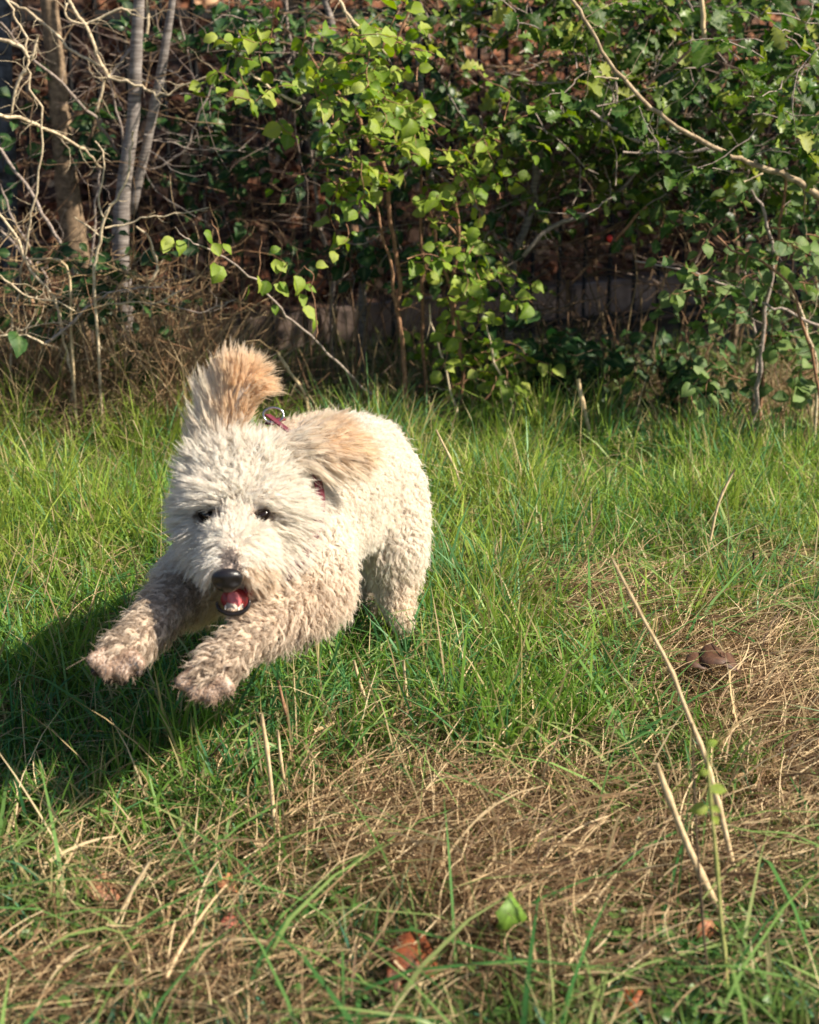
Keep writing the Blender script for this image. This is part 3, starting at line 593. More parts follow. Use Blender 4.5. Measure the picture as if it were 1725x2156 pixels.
# berry
bm = bmesh.new(); bmesh.ops.create_uvsphere(bm, u_segments=14, v_segments=10, radius=.009)
for v in bm.verts: v.co.z *= 1.35; v.co.x *= 1 + .15 * math.sin(v.co.z * 200)
me = bpy.data.meshes.new('berry'); bm.to_mesh(me); bm.free(); 
for p_ in me.polygons: p_.use_smooth = True
o = link('red_berry', me, None, plain('berry_red', (0.65, 0.02, 0.02), rough=.35)); o.location = at(1284, 503, 5.08); tag(o, 'single red rose hip hanging in the dark hedge gap', 'berry')

# ------------------------------------------------------------------ meadow
def dryness(x, y):
    px, py, d = proj(np.column_stack([x, y, np.zeros(len(x))])); v = np.zeros(len(x))
    for bx, by, sx, sy, a in ((850, 1790, 300, 130, 1), (1080, 1950, 260, 130, 1), (1560, 1460, 190, 120, 1), (1660, 1640, 170, 260, 1), (1300, 1330, 170, 60, .8), (1480, 1850, 260, 110, .9), (60, 2120, 220, 100, .65), (420, 2080, 230, 100, .5), (200, 1880, 220, 80, .45), (700, 2120, 180, 70, .5), (1250, 1700, 150, 80, .5),
                              (100, 820, 330, 60, 1), (1600, 900, 250, 50, .9), (1250, 2100, 160, 60, .5), (1650, 1240, 130, 70, .5), (420, 840, 160, 45, .6), (700, 880, 300, 30, .4)):
        v = np.maximum(v, a * np.exp(-(((px - bx) / sx) ** 2 + ((py - by) / sy) ** 2)))
    nz = .5 + .25 * np.sin(x * 9 + y * 5) + .25 * np.sin(y * 13 - x * 7 + 2)
    return np.clip(v * 1.15 + (nz - .5) * .35 - .05, 0, 1)
def field_pts(n, y0=1.72, y1=5.75):
    y = np.sqrt(rng.uniform(y0 ** 2, y1 ** 2, n)); hw = .265 * y + .35; return rng.uniform(-1, 1, n) * hw, y
def blades(x, y, H, Wd, az, lean, droop, cols, name, mat, label, lev=4, face=None, z0=None):
    n = len(x); t = np.linspace(0, 1, lev + 1)
    dx, dy = np.cos(az), np.sin(az); out = (lean[:, None] * t + droop[:, None] * t ** 2.2) * H[:, None]
    up = H[:, None] * (t - .5 * np.clip(droop[:, None], 0, 1.4) * t ** 2.6)
    cx = x[:, None] + dx[:, None] * out; cy = y[:, None] + dy[:, None] * out; cz = (gz(x, y) - .004 if z0 is None else z0)[:, None] + up
    fa = rng.uniform(0, np.pi, n) if face is None else face
    w = Wd[:, None] * np.array([.8, 1, .85, .6, .08])[None] if lev == 4 else Wd[:, None] * (1 - .9 * t[None])
    ox = np.cos(fa)[:, None] * w; oy = np.sin(fa)[:, None] * w
    V = np.stack([np.stack([cx - ox, cy - oy, cz], -1), np.stack([cx + ox, cy + oy, cz], -1)], 2).reshape(-1, 3)
    b = (np.arange(n) * 2 * (lev + 1))[:, None, None]; k = (np.arange(lev) * 2)[None, :, None]; F = (b + k + np.array([0, 1, 3, 2])[None, None]).reshape(-1, 4)
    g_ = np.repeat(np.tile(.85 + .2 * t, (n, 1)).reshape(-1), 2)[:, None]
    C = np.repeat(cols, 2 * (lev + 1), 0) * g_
    o = link(name, mesh_np(name, V, F, cols=C, smooth=True), None, mat); tag(o, label, 'grass', kind='stuff'); return o
# green grass in tufts
ntuft = 5200; tx, ty = field_pts(ntuft); n = 98000; ti = rng.integers(0, ntuft, n)
ty = np.where(ty > 4.88 + .22 * np.sin(tx * 4.3) + .12 * np.sin(tx * 11), 4.85 - np.abs(ty - 4.85) * 1.2, ty); dr = dryness(tx, ty); keep_t = rng.random(ntuft) > np.clip(dr * .76 + .12 * (ty < 2.6), 0, .95); ti = ti[keep_t[ti]]; n = len(ti); near = np.clip((2.75 - ty) / .7, 0, 1); sp = rng.uniform(.012, .05, ntuft)[ti]
x = tx[ti] + rng.normal(0, 1, n) * sp; y = ty[ti] + rng.normal(0, 1, n) * sp
th_h = rng.uniform(.10, .235, ntuft) * (1 - .62 * dr) * np.where(ty > 4.5, 1.25, 1.0) * (1 - .38 * near); H = th_h[ti] * rng.uniform(.45, 1.15, n)
pn = .5 + .5 * np.sin(tx * 5.3 + 2 * np.sin(ty * 3.1)) * np.sin(ty * 4.7 + 1.3 * np.sin(tx * 6.1)); hue = (np.clip(rng.random(ntuft) * .55 + pn * .55, 0, 1) * np.clip((ty - 2.2) / 1.3, .3, 1))[ti]; f = rng.random(n); H *= (.72 + .55 * pn[ti])
cols = np.stack([.06 + .23 * hue + .05 * f, .17 + .12 * f + .16 * hue, .016 + .022 * f + .035 * hue], -1)
yl = rng.random(n) < .17 + .25 * dr[ti] + .08 * near[ti]; cols[yl] = pal(yl.sum(), [(.26, .24, .08), (.46, .38, .19), (.40, .34, .14)])
nr = near[ti][:, None]; gm = cols.mean(1, keepdims=True); cols = cols * (1 - .38 * nr) + (gm * [1.0, .98, .62] * .9) * .38 * nr
bl = (rng.random(ntuft) < .22)[ti] & ~yl; cols[bl] = cols[bl] * [.55, .85, 2.2]
H *= np.clip((5.9 - y) / .8, .6, 1) * 1.0
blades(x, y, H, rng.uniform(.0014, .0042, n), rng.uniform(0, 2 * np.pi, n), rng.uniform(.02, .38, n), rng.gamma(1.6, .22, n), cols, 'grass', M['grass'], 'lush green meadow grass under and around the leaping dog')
# long arched wide blades
n = 6500; x, y = field_pts(n); d_ = dryness(x, y); k_ = rng.random(n) > d_ * .85 + .25 * (y < 2.6); x, y = x[k_], y[k_]; n = len(x)
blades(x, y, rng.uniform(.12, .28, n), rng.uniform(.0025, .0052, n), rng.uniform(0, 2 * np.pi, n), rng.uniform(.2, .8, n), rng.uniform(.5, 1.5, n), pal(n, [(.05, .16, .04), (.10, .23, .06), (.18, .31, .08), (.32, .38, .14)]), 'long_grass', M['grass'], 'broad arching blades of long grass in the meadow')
n = 1500; x, y = field_pts(n, 2.2, 5.1); blades(x, y, rng.uniform(.10, .30, n), rng.uniform(.0013, .0026, n), rng.uniform(0, 6.28, n), rng.uniform(0, .6, n), rng.gamma(1.4, .25, n), pal(n, [(.30, .21, .11), (.52, .40, .22), (.66, .54, .34)]), 'standing_straw', M['straw'], 'single dry straws standing up through the green meadow grass')
# thatch
def thatch(n, dmin, name, label, y0=1.7, y1=5.9, zmax=.085, Lr=(.03, .15), rad=.00078, xr=None):
    x, y = field_pts(int(n * 3.2), y0, y1); d_ = dryness(x, y); k_ = rng.random(len(x)) < np.clip(d_ + dmin, 0, 1) ** 1.3; x, y = x[k_][:n], y[k_][:n]; n = len(x)
    L = rng.uniform(*Lr, n); a0 = rng.uniform(0, 2 * np.pi, n); turn = rng.normal(0, .7, n); el = rng.normal(.2, .42, n); lev = 5
    t = np.linspace(0, 1, lev + 1)[None]; a = a0[:, None] + turn[:, None] * t; stp = L[:, None] / lev
    px = x[:, None] + np.cumsum(np.cos(a) * stp, 1) - stp; py_ = y[:, None] + np.cumsum(np.sin(a) * stp, 1) - stp
    pz = (gz(x, y) + rng.uniform(.004, zmax, n))[:, None] + L[:, None] * (np.sin(el)[:, None] * t * 1.2 - .5 * t ** 2 * np.abs(el)[:, None]); pz = np.maximum(pz, .004)
    w = rng.uniform(.5, 1.7, n)[:, None] * rad * (1 - .6 * t); ex = np.stack([-np.sin(a) * w, np.cos(a) * w, w * .8], -1)
    Pm = np.stack([px, py_, pz], -1); V = np.stack([Pm - ex, Pm + ex], 2).reshape(-1, 3)
    b = (np.arange(n) * 2 * (lev + 1))[:, None, None]; k = (np.arange(lev) * 2)[None, :, None]; F = (b + k + np.array([0, 1, 3, 2])[None, None]).reshape(-1, 4)
    cols = pal(n, [(.08, .045, .026), (.20, .12, .062), (.34, .225, .12), (.48, .35, .19), (.66, .52, .32)], .15)
    o = link(name, mesh_np(name, V, F, cols=np.repeat(cols, 2 * (lev + 1), 0)), None, M['straw']); tag(o, label, 'dry grass', kind='stuff')
thatch(125000, .14, 'dry_grass', 'matted brown straw of dead grass lying in patches')
thatch(3000, .02, 'loose_straw', 'thicker loose straws sticking up out of the dead grass', zmax=.09, Lr=(.08, .22), rad=.0016)
# dead grass standing at the hedge foot
n = 34000; x = rng.uniform(-1.9, 2.1, n); y = rng.uniform(4.7, 5.5, n); px, py, _ = proj(np.column_stack([x, y, np.zeros(n)]))
wgt = np.where(px < 470, 1.0, np.where(px > 1380, .42, .12)); k_ = rng.random(n) < wgt; x, y, px = x[k_], y[k_], px[k_]; n = len(x)
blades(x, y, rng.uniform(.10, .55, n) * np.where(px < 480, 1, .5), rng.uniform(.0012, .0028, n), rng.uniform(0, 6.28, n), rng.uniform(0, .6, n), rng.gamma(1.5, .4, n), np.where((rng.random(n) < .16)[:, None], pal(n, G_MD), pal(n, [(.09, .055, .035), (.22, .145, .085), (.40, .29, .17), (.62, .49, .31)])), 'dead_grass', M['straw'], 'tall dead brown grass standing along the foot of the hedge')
n = 9000; x = rng.uniform(-1.6, 1.9, n); y = rng.uniform(5.2, 6.1, n)
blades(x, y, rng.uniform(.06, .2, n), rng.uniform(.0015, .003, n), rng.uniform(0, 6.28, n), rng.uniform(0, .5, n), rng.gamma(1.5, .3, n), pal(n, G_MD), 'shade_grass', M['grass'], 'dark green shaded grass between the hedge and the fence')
# low clover-like weeds bottom right
n = 2600; x, y = field_pts(n * 4, 1.7, 2.6); px, py, _ = proj(np.column_stack([x, y, np.zeros(len(x))])); k_ = ((px > 1100) & (py > 1950)) | (rng.random(len(x)) < .08); x, y = x[k_][:n], y[k_][:n]; n = len(x)
o = leaves_stuff('weeds', np.column_stack([x, y, rng.uniform(.01, .06, n)]), rng.normal(0, 1, (n, 3)) * [1, 1, .3], rng.normal(0, .4, (n, 3)) + [0, -.2, 1], rng.uniform(.012, .028, n), pal(n, [(.05, .13, .03), (.09, .19, .04), (.14, .24, .06)]), 'ovate')
tag(o, 'low small leaved weeds in the near right corner of the grass', 'weeds')

# ------------------------------------------------------------------ single stalks
def stalk(pts, r, matk, label, name='dry_stalk', node=True, baseY=None, cat='stalk', leaves=()):
    Y = baseY or gy(pts[-1][1]); p0 = at(pts[-1][0], pts[-1][1], Y); th = empty(name, (p0[0], p0[1], 0), label, cat)
    P = [at(a, b, Y + .02 * k) for k, (a, b) in enumerate(reversed(pts))][::-1]; e = P[-1].copy(); e[2] = -.01; e[1] += .001; P.append(e)
    q = smooth_path(P, 4); T = Tubes(); rr = np.interp(np.linspace(0, 1, len(q)), np.linspace(0, 1, len(r)), r) / FPX * Y * 1.2
    if node:
        for k in range(3, len(rr), 6): rr[k] *= 1.35
    T.add(q, rr, 8, jit=.06); T.build('stem', M[matk], th)
    if leaves:
        LP = np.array([at(a, b, Y) for a, b, *_ in leaves]); LD = np.array([cR * c - cU * d for _, _, c, d, _ in leaves]); leaf_objects(LP, LD, np.array([[.2, -.7, .7]] * len(leaves)), np.array([l[4] for l in leaves]) / FPX * Y, 'ovate', 'green_bright', th)
    return th
stalk([(1217, 798), (1230, 863), (1252, 950), (1265, 998)], [4.5, 4, 3.2], 'stalk', 'tall pale broken straw stalk standing at the meadow edge before the brambles')
stalk([(1204, 911), (1207, 950), (1210, 994)], [4, 3], 'stalk', 'short pale straw stub just left of the tall broken stalk')
stalk([(1137, 1083), (1147, 1173), (1157, 1233)], [2.5, 3], 'stalk', 'thin orange tan straw upright in bright grass right of the dog')
stalk([(897, 913), (892, 988), (895, 1060)], [3, 3.5, 3], 'stalk', 'straw stalk rising directly behind the dog rump')
stalk([(918, 905), (960, 990), (980, 1060), (1010, 1150)], [2, 2.5, 2.5], 'stalk', 'leaning thin straw a little right of the dog rump')
stalk([(1287, 1173), (1352, 1298), (1407, 1398), (1442, 1488), (1482, 1587), (1507, 1672), (1532, 1772), (1562, 1917)], [2.5, 4, 5, 6, 6.5], 'stalk', 'longest grey straw stalk leaning left across the right meadow')
stalk([(1382, 1607), (1417, 1702), (1462, 1812), (1517, 1922), (1552, 2002)], [6, 7, 8, 9], 'stalk', 'thick pale dry stalk leaning left in the near right foreground')
stalk([(1487, 1562), (1495, 1672), (1507, 1797), (1517, 1922), (1527, 2022), (1535, 2150)], [2.5, 4, 4.5, 5], 'stalk_green', 'upright yellow green weed stem with small leaves in the right foreground', name='weed', cat='weed',
      leaves=[(1488, 1570, .8, -.4, 30), (1495, 1660, 1, .1, 42), (1492, 1700, -1, .1, 46), (1497, 1700, .6, .3, 26), (1492, 1625, -.8, .1, 26), (1500, 1720, .5, .5, 26)])
stalk([(1457, 1522), (1465, 1722), (1475, 1872), (1487, 2022), (1502, 2150)], [2, 3, 3.6], 'twig_dark', 'thin dark brown stem just left of the yellow green weed')
stalk([(1397, 1747), (1407, 1847), (1417, 1907)], [3, 3.5], 'stalk', 'short grey straw left of the thick leaning stalk')
stalk([(1500, 1850), (1525, 1920), (1545, 1975), (1558, 2000)], [4, 6, 7], 'stalk', 'short stout broken stem end at the foot of the thick leaning stalk')
stalk([(550, 1502), (565, 1597), (575, 1697), (580, 1792)], [4, 4.2, 4.5], 'stalk', 'pale upright straw stalk below the right front paw')
stalk([(585, 1537), (595, 1622), (620, 1742)], [2.8, 3.2], 'stalk', 'thinner kinked straw beside the pale upright stalk below the paw')
stalk([(585, 1432), (605, 1512), (630, 1622)], [3, 3.6], 'twig_red', 'orange brown flat dry blade behind the two straws below the paw')
stalk([(745, 1390), (770, 1480), (800, 1575)], [3, 3.4], 'stalk', 'tan dry straw in green grass below the dog belly')
stalk([(850, 1390), (856, 1470), (862, 1580)], [2.8, 3.2], 'stalk', 'straight straw in the green below the hind paw')
stalk([(325, 1800), (280, 1872), (240, 1947), (200, 2012)], [3, 4.5, 4.5], 'stalk', 'pale flattened stalk slanting down left in the near left foreground')
stalk([(560, 1770), (540, 1815), (520, 1860)], [3, 4], 'stalk', 'short pink tan straw end in the brown thatch')
stalk([(1587, 1163), (1582, 1298)], [2.4, 2.8], 'twig_dark', 'dark thin upright stem in the right hand green grass')
stalk([(1547, 988), (1512, 1063), (1487, 1173), (1452, 1258)], [2.2, 2.8, 3], 'stalk', 'long tan grass stalk leaning right near the right hand shrub')
stalk([(585, 743), (609, 782), (646, 843)], [3, 3], 'stalk', 'bent straw in the shade right of the raised ear', baseY=4.9)
stalk([(60, 545), (140, 560), (150, 700), (160, 870)], [2, 2.5, 3], 'stalk', 'thin tan stalk bending over in the dead grass at left', baseY=4.7)

# fallen leaves in the meadow (each its own thing)
def dead_leaf(name, px, py, size, cols, label, cat='leaf', tilt=(.05, -.12, 1), kd='ovate', d=(1, 0), z=.05):
    Y = gy(py) ; p = at(px, py, Y); p = p + np.array([0, -.05, 0]); p[2] = z
    V, F, rib = leaf_base(kd, .35, .7, 3); V[:, 0] *= 1.25 + .3 * np.sin(V[:, 1] * 14); V[:, 2] += .05 * np.sin(V[:, 0] * 14 + 1) + .04 * np.sin(V[:, 1] * 11); Dv = cR * d[0] - cU * d[1]; X, Yv, Z = frames(np.array([Dv]), np.array([tilt])); S = size / FPX * Y
    Vs = V.copy(); Vs[:, 1] -= .5; Wv = S * (Vs[:, :1] * X * 1.2 + Vs[:, 1:2] * Yv + Vs[:, 2:3] * Z)
    m = plain(name + '_mat', cols, rough=.6, noise=.45, scale=70); o = link(name, mesh_np(name, Wv, F, attrs={'rib': rib}, smooth=True), None, m); o.location = p; tag(o, label, cat)
    md = o.modifiers.new('s', 'SOLIDIFY'); md.thickness = .0008; return o
dead_leaf('fallen_leaf', 880, 2052, 150, (.17, .042, .012), 'large curled orange brown fallen leaf near the bottom centre', d=(1, .2), z=.06)
dead_leaf('fallen_leaf', 845, 2085, 90, (.13, .035, .012), 'smaller orange leaf tucked under the large curled orange leaf', d=(.7, .7), z=.05)
dead_leaf('green_leaf', 1068, 2010, 92, (.09, .17, .015), 'upright green leaf standing in the straw right of the orange leaf', d=(.4, -1), z=.10, tilt=(.6, -1, .1))
dead_leaf('fallen_leaf', 1312, 2122, 66, (.26, .07, .02), 'small orange fallen leaf at the bottom edge right of centre', d=(.5, -.6), z=.05)
dead_leaf('fallen_leaf', 1470, 1985, 60, (.34, .13, .06), 'rust brown fallen leaf beside the foreground stalks', d=(.2, 1), z=.05)
dead_leaf('fallen_leaf', 490, 1878, 60, (.42, .17, .08), 'pinkish orange fallen leaf in the thatch left of centre', d=(1, .2), z=.045)
dead_leaf('fallen_leaf', 235, 1885, 95, (.30, .13, .07), 'brown fallen leaf among green blades at lower left', d=(1, .1), z=.04)
dead_leaf('fallen_leaf', 495, 1957, 50, (.40, .12, .08), 'tiny reddish fallen leaf in the lower left thatch', d=(1, 0), z=.045)
for k_, (px, py, sz, dd, zz) in enumerate([(1458, 1500, 70, (1, .1), .13), (1492, 1496, 84, (1, -.2), .14), (1522, 1502, 66, (1, .3), .13)]):
    dead_leaf('shrivelled_leaf', px, py, sz, (.085, .038, .02), ['dark shrivelled leaf touching the long grey stalk', 'middle shrivelled brown leaf in the pale straw at right', 'rust edged shrivelled leaf at the right end of the dark clump'][k_], d=dd, z=zz)

# ------------------------------------------------------------------ the dog
root_p = ad(620, 1100, 3.1)
dog = empty('dog', (root_p[0], root_p[1], 0), 'fluffy cream white curly dog with apricot ears leaping over the grass, mouth open', 'dog')
SPH = []   # centre, radii(3 in camera frame R,U,F), part
def chain(part, pts, sub=6, flat=(1, 1, 1)):
    A = np.array(pts, float)
    for i in range(len(A) - 1):
        for k in range(sub):
            a = A[i] * (1 - k / sub) + A[i + 1] * k / sub
            SPH.append((ad(a[0], a[1], a[2]), a[3] * np.array(flat), part))
    a = A[-1]; SPH.append((ad(a[0], a[1], a[2]), a[3] * np.array(flat), part))
def ell(part, x, y, d, rx, ry, rz): SPH.append((ad(x, y, d), np.array([rx, ry, rz]), part))
# torso
chain('torso', [(585, 1075, 3.10, .115), (625, 1040, 3.16, .125), (690, 1008, 3.28, .122), (750, 998, 3.42, .114), (764, 1003, 3.47, .112)], 6)
ell('torso', 600, 1130, 3.06, .105, .11, .10)
chain('torso', [(600, 1130, 3.06, .092), (690, 1080, 3.25, .092), (755, 1060, 3.4, .088)], 5)
chain('neck', [(525, 1040, 2.97, .085), (560, 1060, 3.03, .105), (590, 1080, 3.1, .12)], 5)
# head
ell('head', 508, 1050, 2.93, .092, .080, .10); ell('head', 508, 1005, 2.94, .084, .055, .085)
ell('head', 446, 1080, 2.90, .048, .054, .055); ell('head', 573, 1085, 2.90, .058, .056, .06)
ell('head', 436, 1130, 2.88, .034, .044, .046); ell('head', 578, 1112, 2.89, .040, .044, .048)
ell('head', 455, 1162, 2.86, .038, .036, .042); ell('head', 555, 1158, 2.88, .044, .038, .046)
ell('head', 452, 1046, 2.835, .036, .020, .034); ell('head', 545, 1047, 2.84, .036, .020, .034); ell('head', 498, 1040, 2.84, .03, .03, .03)
chain('muzzle', [(500, 1110, 2.83, .052), (492, 1158, 2.765, .043), (482, 1203, 2.715, .031)], 6, (1.0, .92, 1))
chain('muzzle', [(470, 1160, 2.80, .038), (458, 1198, 2.775, .026)], 4); chain('muzzle', [(520, 1150, 2.81, .042), (527, 1190, 2.79, .032), (540, 1205, 2.80, .024)], 4)
chain('chin', [(510, 1225, 2.86, .032), (500, 1262, 2.80, .020), (490, 1282, 2.772, .0145)], 5)
chain('chin', [(555, 1215, 2.88, .03), (530, 1245, 2.83, .020)], 4)
# ears
chain('ear_up', [(462, 950, 2.93, .030), (474, 890, 2.93, .036), (490, 840, 2.92, .040), (500, 800, 2.91, .040), (506, 788, 2.91, .033)], 6, (1, 1, .30))
chain('ear_up', [(480, 835, 2.92, .034), (515, 800, 2.92, .030), (532, 822, 2.93, .014)], 5, (1, 1, .35))
chain('ear_up', [(432, 945, 2.94, .026), (442, 895, 2.93, .026), (455, 850, 2.925, .020)], 5, (1, 1, .35))
chain('ear_side', [(615, 945, 2.94, .032), (660, 945, 2.95, .038), (708, 948, 2.97, .036), (745, 960, 2.99, .025)], 6, (1, .92, .40))
chain('ear_side', [(650, 925, 2.97, .03), (700, 918, 2.98, .028)], 4, (1, 1, .45))
# forelegs
chain('fore_up', [(635, 1120, 3.05, .082), (656, 1180, 3.01, .075), (664, 1242, 2.97, .060)], 5)
chain('foreleg', [(663, 1246, 2.97, .052), (608, 1286, 2.88, .043), (548, 1325, 2.80, .031), (497, 1370, 2.73, .026), (464, 1402, 2.69, .028), (442, 1418, 2.675, .029)], 6)
for x, y, r in ((383, 1436, .0130), (412, 1458, .0145), (446, 1465, .0145), (480, 1448, .0130)): chain('paw', [(440, 1412, 2.685, .022), (x, y, 2.65, r)], 4)
chain('fore_up', [(540, 1160, 3.06, .085), (455, 1190, 3.02, .070), (400, 1235, 2.95, .058)], 6)
chain('foreleg', [(402, 1235, 2.95, .045), (352, 1276, 2.86, .033), (309, 1326, 2.76, .028), (272, 1366, 2.70, .027), (252, 1378, 2.685, .029)], 6)
for x, y, r in ((197, 1390, .0130), (225, 1412, .0145), (260, 1416, .0145), (292, 1396, .0130)): chain('paw', [(248, 1372, 2.69, .022), (x, y, 2.65, r)], 4)
# hind legs
chain('hind', [(792, 1030, 3.44, .100), (814, 1090, 3.42, .084), (832, 1160, 3.40, .060), (832, 1215, 3.41, .042), (838, 1265, 3.40, .031), (848, 1305, 3.38, .023)], 6)
chain('hind', [(720, 1050, 3.46, .08), (765, 1120, 3.52, .062), (785, 1180, 3.55, .040), (790, 1230, 3.56, .028), (800, 1275, 3.54, .022)], 6)

RF = Matrix(((cR[0], cU[0], -cF[0]), (cR[1], cU[1], -cF[1]), (cR[2], cU[2], -cF[2])))
bm = bmesh.new()
for c, r, part in SPH:
    m = Matrix.Translation(Vector(c)) @ RF.to_4x4() @ Matrix.Diagonal((r[0], r[1], r[2], 1))
    bmesh.ops.create_icosphere(bm, subdivisions=2, radius=1.0, matrix=m)
tmp_me = bpy.data.meshes.new('body_src'); bm.to_mesh(tmp_me); bm.free()
tmp = bpy.data.objects.new('body_src', tmp_me); COL.objects.link(tmp)
md = tmp.modifiers.new('r', 'REMESH'); md.mode = 'VOXEL'; md.voxel_size = .0065; md.use_smooth_shade = True
md = tmp.modifiers.new('s', 'SMOOTH'); md.factor = .5; md.iterations = 5
dg = bpy.context.evaluated_depsgraph_get(); body_me = bpy.data.meshes.new_from_object(tmp.evaluated_get(dg)); body_me.name = 'body'
bpy.data.objects.remove(tmp); bpy.data.meshes.remove(tmp_me)
skin = plain('dog_skin', (0.50, 0.40, 0.33), rough=.8, noise=.15)
body_me.materials.clear(); body = link('body', body_me, dog, skin)
nv = len(body_me.vertices); BV = np.empty(nv * 3, dtype=np.float32); body_me.vertices.foreach_get('co', BV); BV = BV.reshape(-1, 3).astype(float)
body_me.calc_loop_triangles(); nt_ = len(body_me.loop_triangles); TI = np.empty(nt_ * 3, dtype=np.int32); body_me.loop_triangles.foreach_get('vertices', TI); TI = TI.reshape(-1, 3)
bvh = BVHTree.FromPolygons([Vector(v) for v in BV], TI.tolist())
def surf(px, py):
    dr_ = ad(px, py, 1.0) - C0; h = bvh.ray_cast(Vector(C0), Vector(dr_).normalized())
    if h[0] is None: return None
    return np.array(h[0]), float((np.array(h[0]) - C0) @ cF)
print('BODY verts', nv)

# -------- fur
class Fur: pass
parts = sorted({s[2] for s in SPH}); pid = {p: i for i, p in enumerate(parts)}
SC_ = np.array([s[0] for s in SPH]); SR = np.array([s[1].mean() for s in SPH]); SP = np.array([pid[s[2]] for s in SPH])
def px_vec(dx, dy): return cR * dx - cU * dy
# flow controls: x, y, dx, dy, length, curl
FLOWS = {
 'head': [(510, 930, .1, -.9, .040, 1.5), (450, 940, -.4, -.8, .042, 1.3), (400, 975, -.8, -.6, .046, .4), (372, 1020, -1, -.15, .040, .25), (365, 1070, -1, .1, .044, .1), (375, 1120, -.9, .35, .040, .2), (400, 1165, -.6, .8, .035, .3),
          (500, 1000, .0, -.6, .036, 1.5), (560, 960, .35, -.7, .040, 1.4), (620, 1000, .9, -.2, .036, .7), (460, 1050, -.7, -.2, .026, .3), (545, 1050, .7, -.2, .024, .3), (502, 1070, 0, -.9, .018, .4),
          (600, 1060, 1, .15, .040, .3), (650, 1080, 1, .3, .045, .2), (620, 1140, .85, .6, .044, .25), (560, 1120, .9, .35, .034, .15), (580, 1190, .6, .85, .044, .3), (440, 1125, -.8, .4, .030, .2), (440, 1180, -.5, .85, .028, .3)],
 'muzzle': [(500, 1110, .0, -.8, .013, .1), (490, 1160, -.3, -.3, .011, .1), (486, 1190, 0, -.5, .007, 0), (455, 1170, -.7, .6, .024, .2), (455, 1205, -.4, .9, .022, .2), (530, 1160, .8, .5, .028, .15), (535, 1200, .7, .8, .030, .2)],
 'chin': [(490, 1285, -.1, 1, .010, .3), (520, 1250, .5, .8, .018, .3), (550, 1225, .6, .8, .028, .4)],
 'ear_up': [(440, 930, -.25, -1, .046, .2), (430, 860, -.3, -1, .058, .35), (460, 800, -.1, -1, .040, .3), (500, 765, .05, -1, .028, .15), (550, 815, .85, .0, .044, .5), (530, 860, .4, -.5, .026, .4), (490, 850, .2, -1, .042, .35), (500, 920, .2, -.9, .036, .4)],
 'ear_side': [(620, 940, .9, -.2, .045, .35), (680, 910, .8, -.5, .042, .35), (740, 940, 1, .05, .046, .3), (770, 975, .8, .45, .040, .35), (700, 985, .9, .45, .048, .25), (650, 975, .8, .5, .05, .25)],
 'torso': [(640, 880, .2, -.3, .022, 1.2), (780, 880, .5, -.1, .022, 1.2), (860, 970, .5, .6, .022, 1.2), (740, 1000, .4, .5, .022, 1.2), (620, 1150, -.1, .9, .028, 1.1), (700, 1100, .1, .9, .024, 1.2), (580, 1220, -.2, .9, .028, 1)],
 'neck': [(540, 920, .4, -.5, .03, .8), (640, 1050, .7, .6, .036, .8), (600, 1180, .2, 1, .034, .8), (440, 1160, -.5, .8, .034, .8)],
 'fore_up': [(660, 1150, .2, .9, .026, 1.1), (690, 1260, .1, .9, .030, 1.1), (440, 1210, -.6, .7, .026, 1.1), (400, 1240, -.7, .7, .028, 1)],
 'foreleg': [(690, 1290, .0, .9, .030, 1), (600, 1330, -.4, .85, .028, .9), (500, 1370, -.8, .5, .026, .8), (440, 1420, -.8, .5, .018, .5), (350, 1290, -.7, .7, .028, .8), (290, 1340, -.8, .6, .026, .7), (240, 1385, -.6, .7, .018, .5), (560, 1300, -.8, .1, .026, .9)],
 'paw': [(400, 1445, -.3, .9, .0035, .05), (470, 1450, .1, 1, .0035, .05), (210, 1397, -.3, .9, .0035, .05), (280, 1400, .2, 1, .0035, .05), (440, 1405, -.6, .6, .012, .2), (250, 1365, -.6, .6, .012, .2)],
 'hind': [(850, 1060, .35, .9, .022, 1.2), (850, 1160, .1, 1, .026, 1.1), (840, 1250, .05, 1, .024, .9), (850, 1305, .0, 1, .014, .4), (780, 1150, -.1, 1, .024, 1.1)],
}
CREAM = np.array([.92, .85, .77]); WHITE = np.array([.91, .86, .79]); APR = np.array([.90, .66, .42]); DIRT = np.array([.20, .13, .085]); TAN = np.array([.82, .69, .55])
def sample(n):
    a, b, c = BV[TI[:, 0]], BV[TI[:, 1]], BV[TI[:, 2]]; nn = np.cross(b - a, c - a); ar = np.linalg.norm(nn, axis=1)
    cen = (a + b + c) / 3; w = ar.copy(); front = (nn / (ar[:, None] + 1e-12)) @ (-cF)
    w *= np.where(front > -.35, 1.0, .35)
    w *= np.where(((cen - C0) @ cF) < 2.99, 1.25, 1.0)
    t = rng.choice(len(TI), n, p=w / w.sum()); u = rng.random((n, 2)); f = u.sum(1) > 1; u[f] = 1 - u[f]
    P = a[t] + (b[t] - a[t]) * u[:, :1] + (c[t] - a[t]) * u[:, 1:]; return P, nn[t] / (ar[t][:, None] + 1e-12)
EYES = [(442, 1087, 19, 10.5), (548, 1088, 18, 8)]
